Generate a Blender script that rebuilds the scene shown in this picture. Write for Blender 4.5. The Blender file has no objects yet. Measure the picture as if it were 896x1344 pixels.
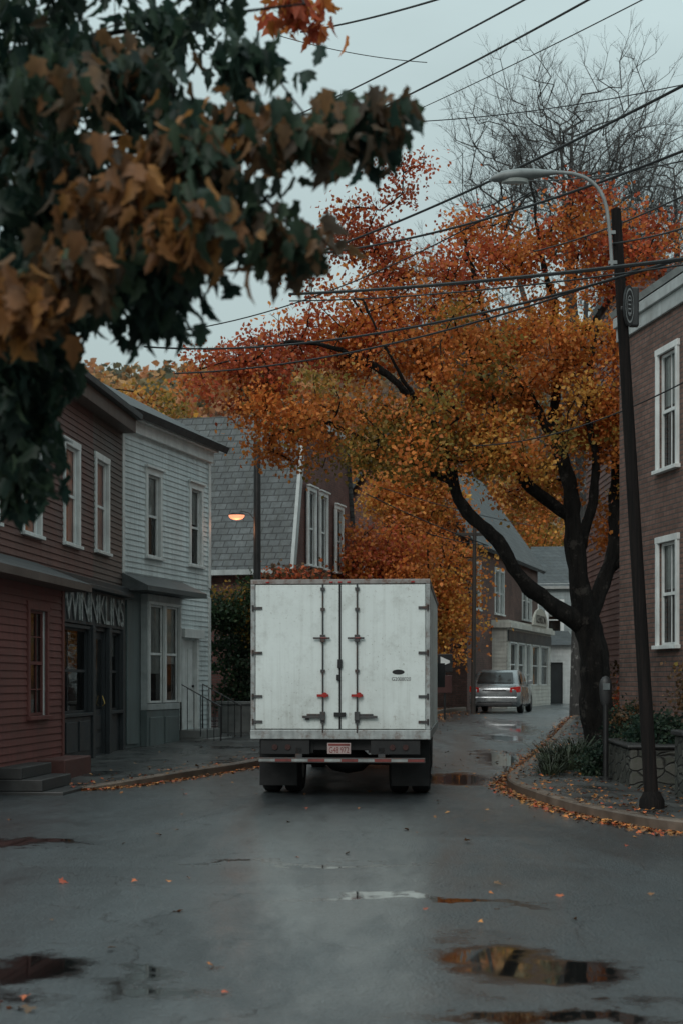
import bpy, math, random
import numpy as np
from mathutils import Vector, Matrix, noise as mnoise
R=random.Random(7); NR=np.random.default_rng(11)
scene=bpy.context.scene; COL=scene.collection
rad=math.radians
# ------------------------------------------------------------------ materials
MATS={}
class NT:
    def __init__(s,name):
        s.m=bpy.data.materials.new(name); s.m.use_nodes=True; s.t=s.m.node_tree; s.N=s.t.nodes; s.L=s.t.links
        s.N.clear(); s.out=s.N.new('ShaderNodeOutputMaterial'); s.p=s.N.new('ShaderNodeBsdfPrincipled'); s.L.new(s.p.outputs[0],s.out.inputs[0])
        s.tc=s.N.new('ShaderNodeTexCoord'); s.co=s.tc.outputs['Object']
    def lk(s,a,b): s.L.new(a,b)
    def mapping(s,scale=(1,1,1),src=None):
        n=s.N.new('ShaderNodeMapping'); n.inputs['Scale'].default_value=scale; s.lk(src or s.co,n.inputs[0]); return n.outputs[0]
    def noise(s,scale,detail=4,rough=.6,vec=None,dist=0):
        n=s.N.new('ShaderNodeTexNoise'); n.inputs['Scale'].default_value=scale; n.inputs['Detail'].default_value=detail; n.inputs['Roughness'].default_value=rough
        n.inputs['Distortion'].default_value=dist; s.lk(vec or s.co,n.inputs['Vector']); return n.outputs['Fac']
    def math(s,op,a,b=None,c=None,clamp=False):
        n=s.N.new('ShaderNodeMath'); n.operation=op; n.use_clamp=clamp
        for i,v in enumerate((a,b,c)):
            if v is None: continue
            if isinstance(v,(int,float)): n.inputs[i].default_value=v
            else: s.lk(v,n.inputs[i])
        return n.outputs[0]
    def mr(s,v,a,b,c,d,smooth=False):
        n=s.N.new('ShaderNodeMapRange'); n.clamp=True
        if smooth: n.interpolation_type='SMOOTHSTEP'
        s.lk(v,n.inputs[0])
        for i,x in zip((1,2,3,4),(a,b,c,d)): n.inputs[i].default_value=x
        return n.outputs[0]
    def mix(s,f,a,b,mode='MIX'):
        n=s.N.new('ShaderNodeMixRGB'); n.blend_type=mode
        for i,v in enumerate((f,a,b)):
            if isinstance(v,(int,float)): n.inputs[i].default_value=v
            elif isinstance(v,tuple): n.inputs[i].default_value=(*v[:3],1)
            else: s.lk(v,n.inputs[i])
        return n.outputs[0]
    def bump(s,h,strength=.3,dist=.01):
        n=s.N.new('ShaderNodeBump'); n.inputs['Distance'].default_value=dist
        if isinstance(strength,(int,float)): n.inputs['Strength'].default_value=strength
        else: s.lk(strength,n.inputs['Strength'])
        s.lk(h,n.inputs['Height']); s.lk(n.outputs[0],s.p.inputs['Normal'])
    def sep(s,v=None):
        n=s.N.new('ShaderNodeSeparateXYZ'); s.lk(v or s.co,n.inputs[0]); return n.outputs
    def comb(s,x,y,z=0):
        n=s.N.new('ShaderNodeCombineXYZ')
        for i,v in enumerate((x,y,z)):
            if isinstance(v,(int,float)): n.inputs[i].default_value=v
            else: s.lk(v,n.inputs[i])
        return n.outputs[0]
def pmat(name,col,rough=.6,var=.3,scale=3,bump=.15,bscale=60,metal=0,coat=0,emis=None,estr=0,streak=0,rust=0):
    if name in MATS: return MATS[name]
    t=NT(name)
    n=t.noise(scale,5)
    f=t.mr(n,.3,.7,1-var,1+var*.5)
    c=t.mix(1,tuple(col),t.comb(f,f,f),'MULTIPLY')
    if streak:
        st=t.noise(1,4,.6,t.mapping((9,9,.7)))
        k=t.mr(st,.45,.75,0,streak); c=t.mix(k,c,tuple(x*.35 for x in col))
    if rust:
        c=t.mix(t.mr(t.noise(7,6,.75),.5,.64,0,rust),c,(.11,.042,.022))
    t.lk(c,t.p.inputs['Base Color']); t.p.inputs['Metallic'].default_value=metal
    t.lk(t.mr(n,.3,.7,max(.02,rough-.1),min(1,rough+.12)),t.p.inputs['Roughness'])
    t.p.inputs['Coat Weight'].default_value=coat
    if bump: t.bump(t.noise(bscale,3),bump,.004)
    if emis: t.p.inputs['Emission Color'].default_value=(*emis,1); t.p.inputs['Emission Strength'].default_value=estr
    MATS[name]=t.m; return t.m
def brickmat(name,c1,c2,mortar,w=.21,h=.072,ms=.012,rough=.8,slate=False,off=.5):
    t=NT(name); s=t.sep(); u=t.math('ADD',s[0],s[1]); vec=t.comb(u,s[2],0)
    b=t.N.new('ShaderNodeTexBrick'); t.lk(vec,b.inputs['Vector']); b.offset=off
    b.inputs['Color1'].default_value=(*c1,1); b.inputs['Color2'].default_value=(*c2,1); b.inputs['Mortar'].default_value=(*mortar,1)
    b.inputs['Scale'].default_value=1; b.inputs['Brick Width'].default_value=w; b.inputs['Row Height'].default_value=h
    b.inputs['Mortar Size'].default_value=ms; b.inputs['Mortar Smooth'].default_value=.3
    n=t.noise(.9,5); n2=t.noise(9,3)
    f=t.math('MULTIPLY',t.mr(n,.3,.7,.55,1.15),t.mr(n2,.3,.7,.75,1.2)); c=t.mix(1,b.outputs['Color'],t.comb(f,f,f),'MULTIPLY')
    if slate:
        st=t.noise(1,4,.6,t.mapping((5,5,.6))); c=t.mix(t.mr(st,.5,.72,0,.5),c,(.05,.055,.045))
    t.lk(c,t.p.inputs['Base Color']); t.p.inputs['Roughness'].default_value=rough
    t.bump(t.math('SUBTRACT',t.math('MULTIPLY',n2,.4),b.outputs['Fac']),.6,.012)
    MATS[name]=t.m; return t.m
def glassmat():
    t=NT('window glass'); t.N.remove(t.p)
    tr=t.N.new('ShaderNodeBsdfTransparent'); tr.inputs[0].default_value=(.82,.86,.86,1)
    g=t.N.new('ShaderNodeBsdfGlossy'); g.inputs['Roughness'].default_value=.03
    fr=t.N.new('ShaderNodeFresnel'); fr.inputs[0].default_value=1.33
    m=t.N.new('ShaderNodeMixShader'); t.lk(t.math('ADD',fr.outputs[0],.04,clamp=True),m.inputs[0]); t.lk(tr.outputs[0],m.inputs[1]); t.lk(g.outputs[0],m.inputs[2])
    t.lk(m.outputs[0],t.out.inputs[0]); return t.m
GLASS=glassmat()
def leafmat(name,trans=.3):
    t=NT(name); a=t.N.new('ShaderNodeAttribute'); a.attribute_name='leafcol'
    t.lk(a.outputs['Color'],t.p.inputs['Base Color']); t.p.inputs['Roughness'].default_value=.5; t.p.inputs['Specular IOR Level'].default_value=.3
    tl=t.N.new('ShaderNodeBsdfTranslucent'); t.lk(a.outputs['Color'],tl.inputs[0])
    m=t.N.new('ShaderNodeMixShader'); m.inputs[0].default_value=trans; t.lk(t.p.outputs[0],m.inputs[1]); t.lk(tl.outputs[0],m.inputs[2]); t.lk(m.outputs[0],t.out.inputs[0])
    return t.m
LEAF=leafmat('leaf surface',.45); LITTER=leafmat('litter surface',.02)
def barkmat(name,c1,c2):
    t=NT(name); n=t.noise(1,5,.7,t.mapping((9,9,1.6))); m=t.noise(3.5,6,.75)
    c=t.mix(t.mr(n,.38,.68,0,1),c1,c2); c=t.mix(t.mr(m,.57,.63,0,.7),c,tuple(min(1,x*3.6+.004) for x in c2))
    t.lk(c,t.p.inputs['Base Color']); t.p.inputs['Roughness'].default_value=.85; t.p.inputs['Specular IOR Level'].default_value=.25; t.bump(t.noise(1,5,.7,t.mapping((26,26,5))),1,.1); return t.m
BARK=barkmat('dark wet bark',(.003,.003,.003),(.018,.016,.014)); BARKG=barkmat('grey bark',(.06,.058,.057),(.12,.115,.11))
# ------------------------------------------------------------------ mesh helpers
class B:
    def __init__(s): s.v=[];s.f=[];s.m=[]
    def quad(s,a,b,c,d,m=0): i=len(s.v); s.v+=[tuple(a),tuple(b),tuple(c),tuple(d)]; s.f.append((i,i+1,i+2,i+3)); s.m.append(m)
    def poly(s,pts,m=0): i=len(s.v); s.v+=[tuple(p) for p in pts]; s.f.append(tuple(range(i,i+len(pts)))); s.m.append(m)
    def box(s,x0,x1,y0,y1,z0,z1,m=0):
        i=len(s.v); s.v+=[(x,y,z) for z in (z0,z1) for y in (y0,y1) for x in (x0,x1)]
        for f in ((0,2,3,1),(4,5,7,6),(0,1,5,4),(2,6,7,3),(0,4,6,2),(1,3,7,5)): s.f.append(tuple(i+k for k in f)); s.m.append(m)
    def tbox(s,T,s0,s1,d0,d1,z0,z1,m=0):
        i=len(s.v); s.v+=[T(x,y,z) for z in (z0,z1) for y in (d0,d1) for x in (s0,s1)]
        for f in ((0,2,3,1),(4,5,7,6),(0,1,5,4),(2,6,7,3),(0,4,6,2),(1,3,7,5)): s.f.append(tuple(i+k for k in f)); s.m.append(m)
    def tube(s,pts,rads,n=8,m=0,caps=True):
        pts=[Vector(p) for p in pts]; base=len(s.v)
        if isinstance(rads,(int,float)): rads=[rads]*len(pts)
        up=Vector((0,0,1)); prev=None
        for i,p in enumerate(pts):
            d=(pts[min(i+1,len(pts)-1)]-pts[max(i-1,0)])
            d=d.normalized() if d.length>1e-9 else up
            if prev is None: prev=d.orthogonal().normalized()
            a=(prev-d*prev.dot(d)); a=a.normalized() if a.length>1e-6 else d.orthogonal().normalized(); prev=a; b=d.cross(a)
            for k in range(n):
                t=2*math.pi*k/n; s.v.append(tuple(p+(a*math.cos(t)+b*math.sin(t))*rads[i]))
        for i in range(len(pts)-1):
            for k in range(n):
                k2=(k+1)%n; s.f.append((base+i*n+k,base+i*n+k2,base+(i+1)*n+k2,base+(i+1)*n+k)); s.m.append(m)
        if caps:
            s.f.append(tuple(base+k for k in range(n))[::-1]); s.m.append(m)
            s.f.append(tuple(base+(len(pts)-1)*n+k for k in range(n))); s.m.append(m)
    def loft(s,rings,m=0,caps=True):
        n=len(rings[0]); b=len(s.v)
        for r in rings: s.v+=[tuple(p) for p in r]
        for i in range(len(rings)-1):
            for k in range(n): k2=(k+1)%n; s.f.append((b+i*n+k,b+i*n+k2,b+(i+1)*n+k2,b+(i+1)*n+k)); s.m.append(m)
        if caps: s.f.append(tuple(b+k for k in range(n))[::-1]); s.m.append(m); s.f.append(tuple(b+(len(rings)-1)*n+k for k in range(n))); s.m.append(m)
    def obj(s,name,parent=None,mats=(),smooth=False,bevel=0,off=(0,0,0),label=None):
        me=bpy.data.meshes.new(name)
        v=s.v if off==(0,0,0) else [(a-off[0],b-off[1],c-off[2]) for a,b,c in s.v]
        me.from_pydata(v,[],s.f)
        for mm in mats: me.materials.append(mm)
        me.polygons.foreach_set('material_index',s.m)
        me.update()
        o=bpy.data.objects.new(name,me); COL.objects.link(o)
        if parent: o.parent=parent
        if smooth:
            me.polygons.foreach_set('use_smooth',[True]*len(me.polygons)); me.set_sharp_from_angle(angle=rad(38))
        if bevel:
            md=o.modifiers.new('bevel','BEVEL'); md.width=bevel; md.segments=2; md.limit_method='ANGLE'
        if label: o['label']=label
        return o
def thing(name,label,cat,loc=(0,0,0),rot=0,group=None):
    e=bpy.data.objects.new(name,None); e.empty_display_size=.2; COL.objects.link(e); e.location=loc; e.rotation_euler=(0,0,rot)
    e['label']=label; e['category']=cat
    if group: e['group']=group
    return e
def tag(o,label,cat,group=None):
    o['label']=label; o['category']=cat
    if group: o['group']=group
    return o
def text_obj(name,s,w,h,mat,parent,M,ext=.006,label=None,space=1.0):
    cu=bpy.data.curves.new('t','FONT'); cu.body=s; cu.extrude=ext; cu.align_x='CENTER'; cu.align_y='CENTER'; cu.space_character=space
    tmp=bpy.data.objects.new('t',cu); COL.objects.link(tmp)
    bpy.context.view_layer.update()
    me=bpy.data.meshes.new_from_object(tmp.evaluated_get(bpy.context.evaluated_depsgraph_get())); bpy.data.objects.remove(tmp)
    co=np.array([v.co[:] for v in me.vertices]); mn=co.min(0);mx=co.max(0); c=(mn+mx)/2
    sx=w/(mx[0]-mn[0]); sy=h/(mx[1]-mn[1])
    me.transform(Matrix.Diagonal((sx,sy,1,1))@Matrix.Translation((-c[0],-c[1],0))); me.transform(M)
    me.materials.clear(); me.materials.append(mat); me.name=name
    o=bpy.data.objects.new(name,me); COL.objects.link(o); o.parent=parent
    if label:o['label']=label
    return o
def leaves(name,P,size,col,tmpl,parent=None,off=(0,0,0),down=.3,flat=False,mat=None,hang=False):
    tv,tf=tmpl; tv=np.array(tv,float); k=len(tv); N=len(P); P=np.asarray(P,float)
    if flat:
        n=NR.normal(0,.22,(N,3)); n[:,2]=1; n/=np.linalg.norm(n,axis=1)[:,None]
        a=NR.normal(size=(N,3)); s=np.cross(n,a); s/=np.linalg.norm(s,axis=1)[:,None]; t=np.cross(n,s)
    else:
        t=NR.normal(size=(N,3)); 
        if hang: t*=.38; t[:,2]-=1
        else: t[:,2]-=down
        t/=np.linalg.norm(t,axis=1)[:,None]
        a=NR.normal(size=(N,3)); s=np.cross(t,a); s/=np.linalg.norm(s,axis=1)[:,None]; n=np.cross(s,t)
    sz=np.asarray(size)[:,None,None]
    wz=NR.uniform(.6,1.1,(N,1,1)) if hang else 1.0
    V=P[:,None,:]+sz*(wz*tv[None,:,0:1]*s[:,None]+tv[None,:,1:2]*t[:,None]+tv[None,:,2:3]*n[:,None])
    V=V.reshape(-1,3)-np.array(off)
    li=[];st=[];tot=[];c=0
    for f in tf: li+=list(f); st.append(c); tot.append(len(f)); c+=len(f)
    LI=(np.array(li)[None]+np.arange(N)[:,None]*k).ravel(); ST=(np.array(st)[None]+np.arange(N)[:,None]*c).ravel(); TOT=np.tile(tot,N)
    me=bpy.data.meshes.new(name); me.vertices.add(N*k); me.vertices.foreach_set('co',V.ravel())
    me.loops.add(len(LI)); me.loops.foreach_set('vertex_index',LI.astype(np.int32))
    me.polygons.add(len(ST)); me.polygons.foreach_set('loop_start',ST.astype(np.int32)); me.polygons.foreach_set('loop_total',TOT.astype(np.int32))
    me.update(calc_edges=True); me.validate()
    at=me.color_attributes.new('leafcol','FLOAT_COLOR','POINT')
    C=np.concatenate([np.clip(col,0,1),np.ones((N,1))],1); C=np.repeat(C,k,0)
    if hang: C[:,:3]*=NR.uniform(.7,1.25,(N*k,1))
    at.data.foreach_set('color',C.ravel().astype(np.float32))
    me.materials.append(mat or LEAF)
    o=bpy.data.objects.new(name,me); COL.objects.link(o)
    if parent: o.parent=parent
    return o
T_SM=([(0,0,0),(.42,.3,.06),(.3,.62,.02),(0,1,-.1),(-.3,.62,.02),(-.42,.3,.06)],[(0,1,2,3),(0,3,4,5)])
def mk_leaf(half,fold,droop,curl):
    z=lambda x,y: abs(x)*fold-droop*y*y-curl*x*x
    mv=[(0,0,0),(0,.35,z(0,.35)),(0,.7,z(0,.7)),(0,1,z(0,1))]
    for sg in (1,-1):
        for x,y in half: mv.append((sg*x,y,z(x,y)))
    return (mv,[(0,4,5,6,1),(1,6,7,8,9,2),(2,9,10,11,3),(0,1,14,13,12),(1,2,17,16,15,14),(2,3,19,18,17)])
T_MAPLE=mk_leaf([(.16,-.05),(.42,-.04),(.30,.12),(.62,.36),(.38,.40),(.20,.38),(.26,.66),(.12,.66)],.4,.2,.25)
T_DROOP=mk_leaf([(.13,-.02),(.30,.02),(.24,.16),(.43,.38),(.30,.45),(.21,.47),(.24,.70),(.12,.80)],.55,.38,.5)
def smooth_line(pts,step=.35):
    P=np.array(pts,float); out=[]
    for i in range(len(P)-1):
        p0=P[max(i-1,0)];p1=P[i];p2=P[i+1];p3=P[min(i+2,len(P)-1)]
        n=max(1,int(np.linalg.norm(p2[:3]-p1[:3])/step))
        for k in range(n):
            t=k/n; out.append(.5*((2*p1)+(-p0+p2)*t+(2*p0-5*p1+4*p2-p3)*t*t+(-p0+3*p1-3*p2+p3)*t**3))
    out.append(P[-1]); return np.array(out)
def lobe_pts(lobes,power=.5):
    out=[];idx=[]
    for j,l in enumerate(lobes):
        n=l[6]; d=NR.normal(size=(n,3)); d/=np.linalg.norm(d,axis=1)[:,None]; r=NR.random(n)**power
        out.append(np.array(l[:3])+d*r[:,None]*np.array(l[3:6])); idx+= [j]*n
    return np.concatenate(out),np.array(idx)
PAL={'red':[(.44,.09,.038),(.50,.125,.043),(.36,.07,.032)],'orange':[(.64,.22,.052),(.58,.185,.046),(.66,.26,.062),(.52,.155,.04)],
 'yellow':[(.66,.35,.08),(.62,.31,.065),(.56,.28,.06)],'olive':[(.28,.20,.052),(.36,.23,.052),(.23,.18,.048),(.42,.22,.05)],
 'green':[(.038,.064,.040),(.052,.08,.046),(.032,.055,.036)],'brown':[(.12,.07,.037),(.17,.09,.042),(.085,.056,.034)],'rust':[(.27,.12,.045),(.37,.17,.053),(.20,.09,.038)],
 'dgreen':[(.018,.039,.030),(.026,.049,.036),(.032,.057,.038)],'shrub':[(.04,.075,.035),(.055,.09,.04),(.03,.055,.028)]}
def pick(names,N,jit=.2):
    out=np.zeros((N,3)); 
    for i in range(N):
        c=R.choice(PAL[names[i]]); out[i]=c
    return out*(1+NR.uniform(-jit,jit,(N,1)))
def make_tree(name,label,cat,trunks,lobes,pals,nleaf,lsize,spread,tmpl=T_SM,bark=None,rtwig=.009,down=.3,clumpflat=.6,power=.5,twigs=0,hang=False,group=None,step=.45,jit=.07,rough=.0,upb=0,pure=.85):
    base=trunks[0][0][:3]; T=thing(name,label,cat,tuple(base),0,group); off=tuple(base)
    nodes=[];par=[];b=B()
    for tr in trunks:
        S=smooth_line(tr,.15 if rough else .35); 
        b.tube(S[:,:3],list(np.maximum(S[:,3],.003)),16 if rough else 10)
        for q in S[1:] : nodes.append(q[:3]); par.append(-1)
    if rough:
        nv=[]
        for v in b.v:
            q=Vector(v); nv.append(tuple(q+mnoise.noise_vector(q*1.6)*rough*1.3+mnoise.noise_vector(q*5)*rough*.6+mnoise.noise_vector(q*14)*rough*.35))
        b.v=nv
    b.obj('trunk',T,[bark or BARK],smooth=True,off=off)
    C,ci=lobe_pts(lobes,power)
    nd=np.array(nodes); d0=np.array([np.min(np.linalg.norm(nd-c,axis=1)) for c in C]); order=np.argsort(d0)
    ends=[]
    cap=20000; arr=np.zeros((cap,3)); arr[:len(nd)]=nd; cnt=len(nd); parr=list(par)
    for o in order:
        c=C[o]; dif=arr[:cnt]-c
        dd=np.linalg.norm(dif,axis=1)
        j=int(np.argmin(dd+upb*np.maximum(0,dif[:,2]+.15))) ; L=dd[j]; k=max(1,int(L/step)); p0=arr[j].copy(); prev=j
        for i in range(1,k+1):
            t=i/k; p=p0+(c-p0)*t
            if i<k: p=p+NR.normal(0,jit,3)*L**.5
            if cnt<cap-1: arr[cnt]=p; parr.append(prev); prev=cnt; cnt+=1
        ends.append(prev)
    w=np.zeros(cnt)
    for e in ends: w[e]+=1
    for i in range(cnt-1,-1,-1):
        if parr[i]>=0: w[parr[i]]+=w[i]
    b=B()
    for i in range(cnt):
        j=parr[i]
        if j>=0:
            r1=rtwig*w[i]**.45; r0=min(rtwig*w[j]**.45,r1*1.5) if parr[j]>=0 else r1*1.15
            b.tube([arr[j],arr[i]],[r0,r1],5,caps=False)
    for e in ends:
        pd=arr[e]-arr[parr[e]] if parr[e]>=0 else np.array([0,0,1.]); pd=pd/(np.linalg.norm(pd)+1e-6)
        for _ in range(twigs):
            p=arr[e]; d=NR.normal(0,.45,3)+pd*.6; d[2]+=.55; d/=np.linalg.norm(d); q=p+d*spread*NR.uniform(.5,1.3); m=p+(q-p)*.5+NR.normal(0,.07,3)*spread
            b.tube([p,m,q],[rtwig*.8,rtwig*.6,rtwig*.35],3,caps=False)
            for _ in range(2):
                d2=d+NR.normal(0,.45,3); b.tube([m,m+d2/np.linalg.norm(d2)*spread*.5],[rtwig*.5,rtwig*.3],3,caps=False)
    if b.v: b.obj('branches',T,[bark or BARK],smooth=True,off=off)
    if nleaf:
        P=[];nm=[];bri=[]
        for q,(c,j) in enumerate(zip(C,ci)):
            n=int(nleaf*R.uniform(.4,1.5)); g=NR.normal(0,spread,(n,3)); g[:,2]*=clumpflat
            P.append(c+g); pl=pals[j]; cp=R.choice(pl); nm+= [cp if R.random()<pure else R.choice(pl) for _ in range(n)]; bri+=[R.uniform(.65,1.25)]*n
        P=np.concatenate(P); col=pick(nm,len(P))*np.array(bri)[:,None]
        leaves('crown',P,NR.uniform(.7,1.3,len(P))*lsize,col,tmpl,T,off,down,hang=hang)
    return T
# ------------------------------------------------------------------ terrain
def gz(y):
    t=min(max((y-24)/28,0),1); return .55*t*t*(3-2*t)
KLp=smooth_line([(-14,16.5,.015),(-9,19.5,.015),(-6,21,.02),(-4.6,21.9,.03),(-3.8,22.5,.05),(-3.15,23.6,.10),(-2.5,25.4,.13),(-1.6,28,.13),(-.6,32,.13),(.7,38,.13),(1.8,43,.13),(3.0,49,.13),(4.0,54,.13),(5.2,58,.13),(8.2,68,.13),(10,74,.13),(14,78,.13)],.3)
KRp=smooth_line([(16,9.5,.13),(9,12.8,.13),(5.5,14.6,.13),(3.7,16,.13),(3.05,17.6,.13),(2.75,19.2,.13),(2.58,21,.13),(2.5,22.4,.13),(2.6,24,.13),(2.95,26,.13),(3.4,28,.13),(4.4,33,.13),(5.6,39,.13),(6.8,45,.13),(8.0,50,.13),(10,57,.13),(13,64,.13),(20,70,.13)],.3)
def KL(y): return float(np.interp(y,KLp[:,1],KLp[:,0]))
def KR(y): return float(np.interp(y,KRp[:,1],KRp[:,0]))
ROWS=[-30,-20,-10,0]+[i*.5 for i in range(10,180)]+[95,100,120,200,400,900]
def sheet(name,rows,lx,rx,dz,mat,nx=2):
    b=B(); n=nx
    for y in rows:
        a,c=lx(y),rx(y); z=gz(y)+dz(y)
        for i in range(n): b.v.append((a+(c-a)*i/(n-1),y,z))
    for r in range(len(rows)-1):
        for i in range(n-1): k=r*n+i; b.f.append((k,k+1,k+n+1,k+n)); b.m.append(0)
    o=b.obj(name,None,[mat]); o['kind']='structure'; return o
t=NT('leafy soil'); n=t.noise(.6,6); n2=t.noise(8,5)
t.lk(t.mix(t.mr(n2,.4,.6,0,1),(.035,.032,.025),(.16,.07,.03)),t.p.inputs['Base Color']); t.p.inputs['Roughness'].default_value=.9; t.bump(n2,.6,.05); SOIL=t.m
sheet('ground',ROWS,lambda y:-700,lambda y:700,lambda y:-.016,SOIL)
# road
t=NT('wet asphalt'); s=t.sep()
dn=t.N.new('ShaderNodeTexNoise'); dn.inputs['Scale'].default_value=1.5; dn.inputs['Detail'].default_value=6; dn.inputs['Roughness'].default_value=.62; t.lk(t.co,dn.inputs['Vector'])
dv=t.N.new('ShaderNodeVectorMath'); dv.operation='MULTIPLY_ADD'; t.lk(dn.outputs['Color'],dv.inputs[0]); dv.inputs[1].default_value=(1.2,2.4,0)
sb=t.N.new('ShaderNodeVectorMath'); sb.operation='ADD'; t.lk(t.co,sb.inputs[0]); sb.inputs[1].default_value=(-.6,-1.2,0); t.lk(sb.outputs[0],dv.inputs[2])
mask=None
for cx,cy,rx,ry in ((.86,8.75,.24,.6),(1.3,8.3,.22,.32),(-.98,8.2,.24,.22),(-1.8,8.3,.30,.35),(.5,11.3,.75,.12),(1.0,7.2,.55,.15),(-3.2,15.2,.6,.25),(3.2,30,.4,2.5),(2.0,25,.5,1.2),(-.4,13.5,.8,.10),(4.6,42,.5,3),(3.9,37,.4,1.5)):
    v=t.N.new('ShaderNodeVectorMath'); v.operation='SUBTRACT'; t.lk(dv.outputs[0],v.inputs[0]); v.inputs[1].default_value=(cx,cy,0)
    m2=t.N.new('ShaderNodeVectorMath'); m2.operation='MULTIPLY'; t.lk(v.outputs[0],m2.inputs[0]); m2.inputs[1].default_value=(1/rx,1/ry,0)
    l=t.N.new('ShaderNodeVectorMath'); l.operation='LENGTH'; t.lk(m2.outputs[0],l.inputs[0])
    q=t.mr(l.outputs['Value'],.5,1.8,1,0,True); mask=q if mask is None else t.math('MAXIMUM',mask,q)
big=t.noise(.42,6,.6,t.mapping((1,.5,1)),.9); mid=t.noise(2.2,5,.6,t.mapping((1,.5,1))); fine=t.noise(75,2); grit=t.N.new('ShaderNodeTexVoronoi'); grit.inputs['Scale'].default_value=45; t.lk(t.co,grit.inputs['Vector'])
vor=t.N.new('ShaderNodeTexVoronoi'); vor.feature='DISTANCE_TO_EDGE'; vor.inputs['Scale'].default_value=.4
wob=t.N.new('ShaderNodeVectorMath'); wob.operation='MULTIPLY_ADD'; t.lk(dn.outputs['Color'],wob.inputs[0]); wob.inputs[1].default_value=(1.0,1.0,0); t.lk(t.co,wob.inputs[2]); t.lk(wob.outputs[0],vor.inputs['Vector'])
crack=t.math('MULTIPLY',t.mr(vor.outputs['Distance'],.0,.007,1,0),t.mr(mid,.43,.53,0,1))
def rect(cx,cy,hx,hy,rot=0):
    ax=t.math('ABSOLUTE',t.math('SUBTRACT',s[0],cx)); ay=t.math('ABSOLUTE',t.math('SUBTRACT',s[1],cy))
    return t.math('MULTIPLY',t.mr(ax,hx-.03,hx+.03,1,0),t.mr(ay,hy-.05,hy+.05,1,0))
patch=t.math('MAXIMUM',rect(-3.0,15.4,.55,.5),t.math('MAXIMUM',rect(1.6,17.5,.9,1.8),rect(-1.3,12.6,1.5,.6)))
fn=t.math('ADD',t.math('MULTIPLY',t.noise(.5,6,.62,t.mapping((1,.22,1)),.8),.75),t.math('MULTIPLY',t.noise(3.0,5,.65,t.mapping((1,.3,1)),.5),.25))
film=t.mr(fn,.40,.58,0,1,True)
dark=t.mr(big,.38,.62,0,1)
dark=t.math('MULTIPLY',dark,t.mr(mid,.3,.65,.6,1))
c=t.mix(dark,(.046,.055,.060),(.013,.016,.018)); c=t.mix(t.math('MULTIPLY',patch,.5),c,(.010,.012,.014)); c=t.mix(t.mr(fine,.6,.75,0,.3),c,(.10,.11,.115)); c=t.mix(crack,c,(.005,.005,.006)); c=t.mix(mask,c,(.008,.009,.009))
t.lk(c,t.p.inputs['Base Color'])
ro=t.math('ADD',t.mr(dark,0,1,.36,.42),t.mr(mid,.3,.7,-.05,.05)); ro=t.math('SUBTRACT',ro,t.math('MULTIPLY',film,.06)); rm=t.N.new('ShaderNodeMix'); t.lk(mask,rm.inputs[0]); t.lk(ro,rm.inputs[2]); rm.inputs[3].default_value=.03
t.lk(rm.outputs[0],t.p.inputs['Roughness']); t.p.inputs['IOR'].default_value=1.65; t.lk(t.mr(film,0,1,.5,.9),t.p.inputs['Specular IOR Level'])
t.lk(t.math('MAXIMUM',t.mr(film,0,1,.05,.75),mask),t.p.inputs['Coat Weight']); t.p.inputs['Coat IOR'].default_value=1.36
t.lk(t.mr(t.math('MAXIMUM',t.math('MULTIPLY',film,.4),mask),0,1,.30,.03),t.p.inputs['Coat Roughness'])
cb_=t.N.new('ShaderNodeBump'); cb_.inputs['Distance'].default_value=.006; t.lk(t.mr(mask,0,1,.5,0),cb_.inputs['Strength']); t.lk(t.noise(14,4),cb_.inputs['Height']); t.lk(cb_.outputs[0],t.p.inputs['Coat Normal'])
h=t.math('ADD',t.math('MULTIPLY',fine,.6),t.math('MULTIPLY',t.noise(22,3),.8)); h=t.math('ADD',h,t.math('MULTIPLY',grit.outputs['Distance'],.7)); h=t.math('ADD',h,t.math('MULTIPLY',t.noise(3,4),1.6)); h=t.math('SUBTRACT',h,t.math('MULTIPLY',crack,1.2))
t.bump(h,t.mr(t.math('ADD',mask,t.math('MULTIPLY',film,.25),clamp=True),0,1,.8,.0),.011); ROADM=t.m
sheet('road',ROWS[:-3],lambda y:-45 if y<26 else KL(y)-.4,lambda y:45 if y<26 else KR(y)+.4,lambda y:0,ROADM)
# pavements
t=NT('wet pavement'); b_=t.N.new('ShaderNodeTexBrick'); t.lk(t.co,b_.inputs['Vector'])
b_.inputs['Color1'].default_value=(.045,.048,.05,1); b_.inputs['Color2'].default_value=(.075,.075,.073,1); b_.inputs['Mortar'].default_value=(.018,.018,.018,1)
b_.inputs['Scale'].default_value=1; b_.inputs['Brick Width'].default_value=.6; b_.inputs['Row Height'].default_value=.6; b_.inputs['Mortar Size'].default_value=.012
n=t.noise(1.2,6); f=t.mr(n,.3,.7,.55,1.3); t.lk(t.mix(1,b_.outputs['Color'],t.comb(f,f,f),'MULTIPLY'),t.p.inputs['Base Color']); t.lk(t.mr(n,.35,.65,.18,.5),t.p.inputs['Roughness'])
t.bump(t.math('SUBTRACT',t.math('MULTIPLY',t.noise(40,3),.5),b_.outputs['Fac']),.4,.008); PAV=t.m
hl=lambda y: float(np.interp(y,KLp[:,1],KLp[:,2]))
rL=[y for y in ROWS if 17<=y<=78]; rR=[y for y in ROWS if 10<=y<=70]
sheet('pavement',rL,lambda y:-16,lambda y:KL(y)-.14,lambda y:hl(y)-.005,PAV)
sheet('pavement',rR,lambda y:KR(y)+.14,lambda y:KR(y)+16,lambda y:.125,PAV)
KERB=pmat('granite kerb',(.15,.11,.085),.5,.5,2.5,.4,50)
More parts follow.
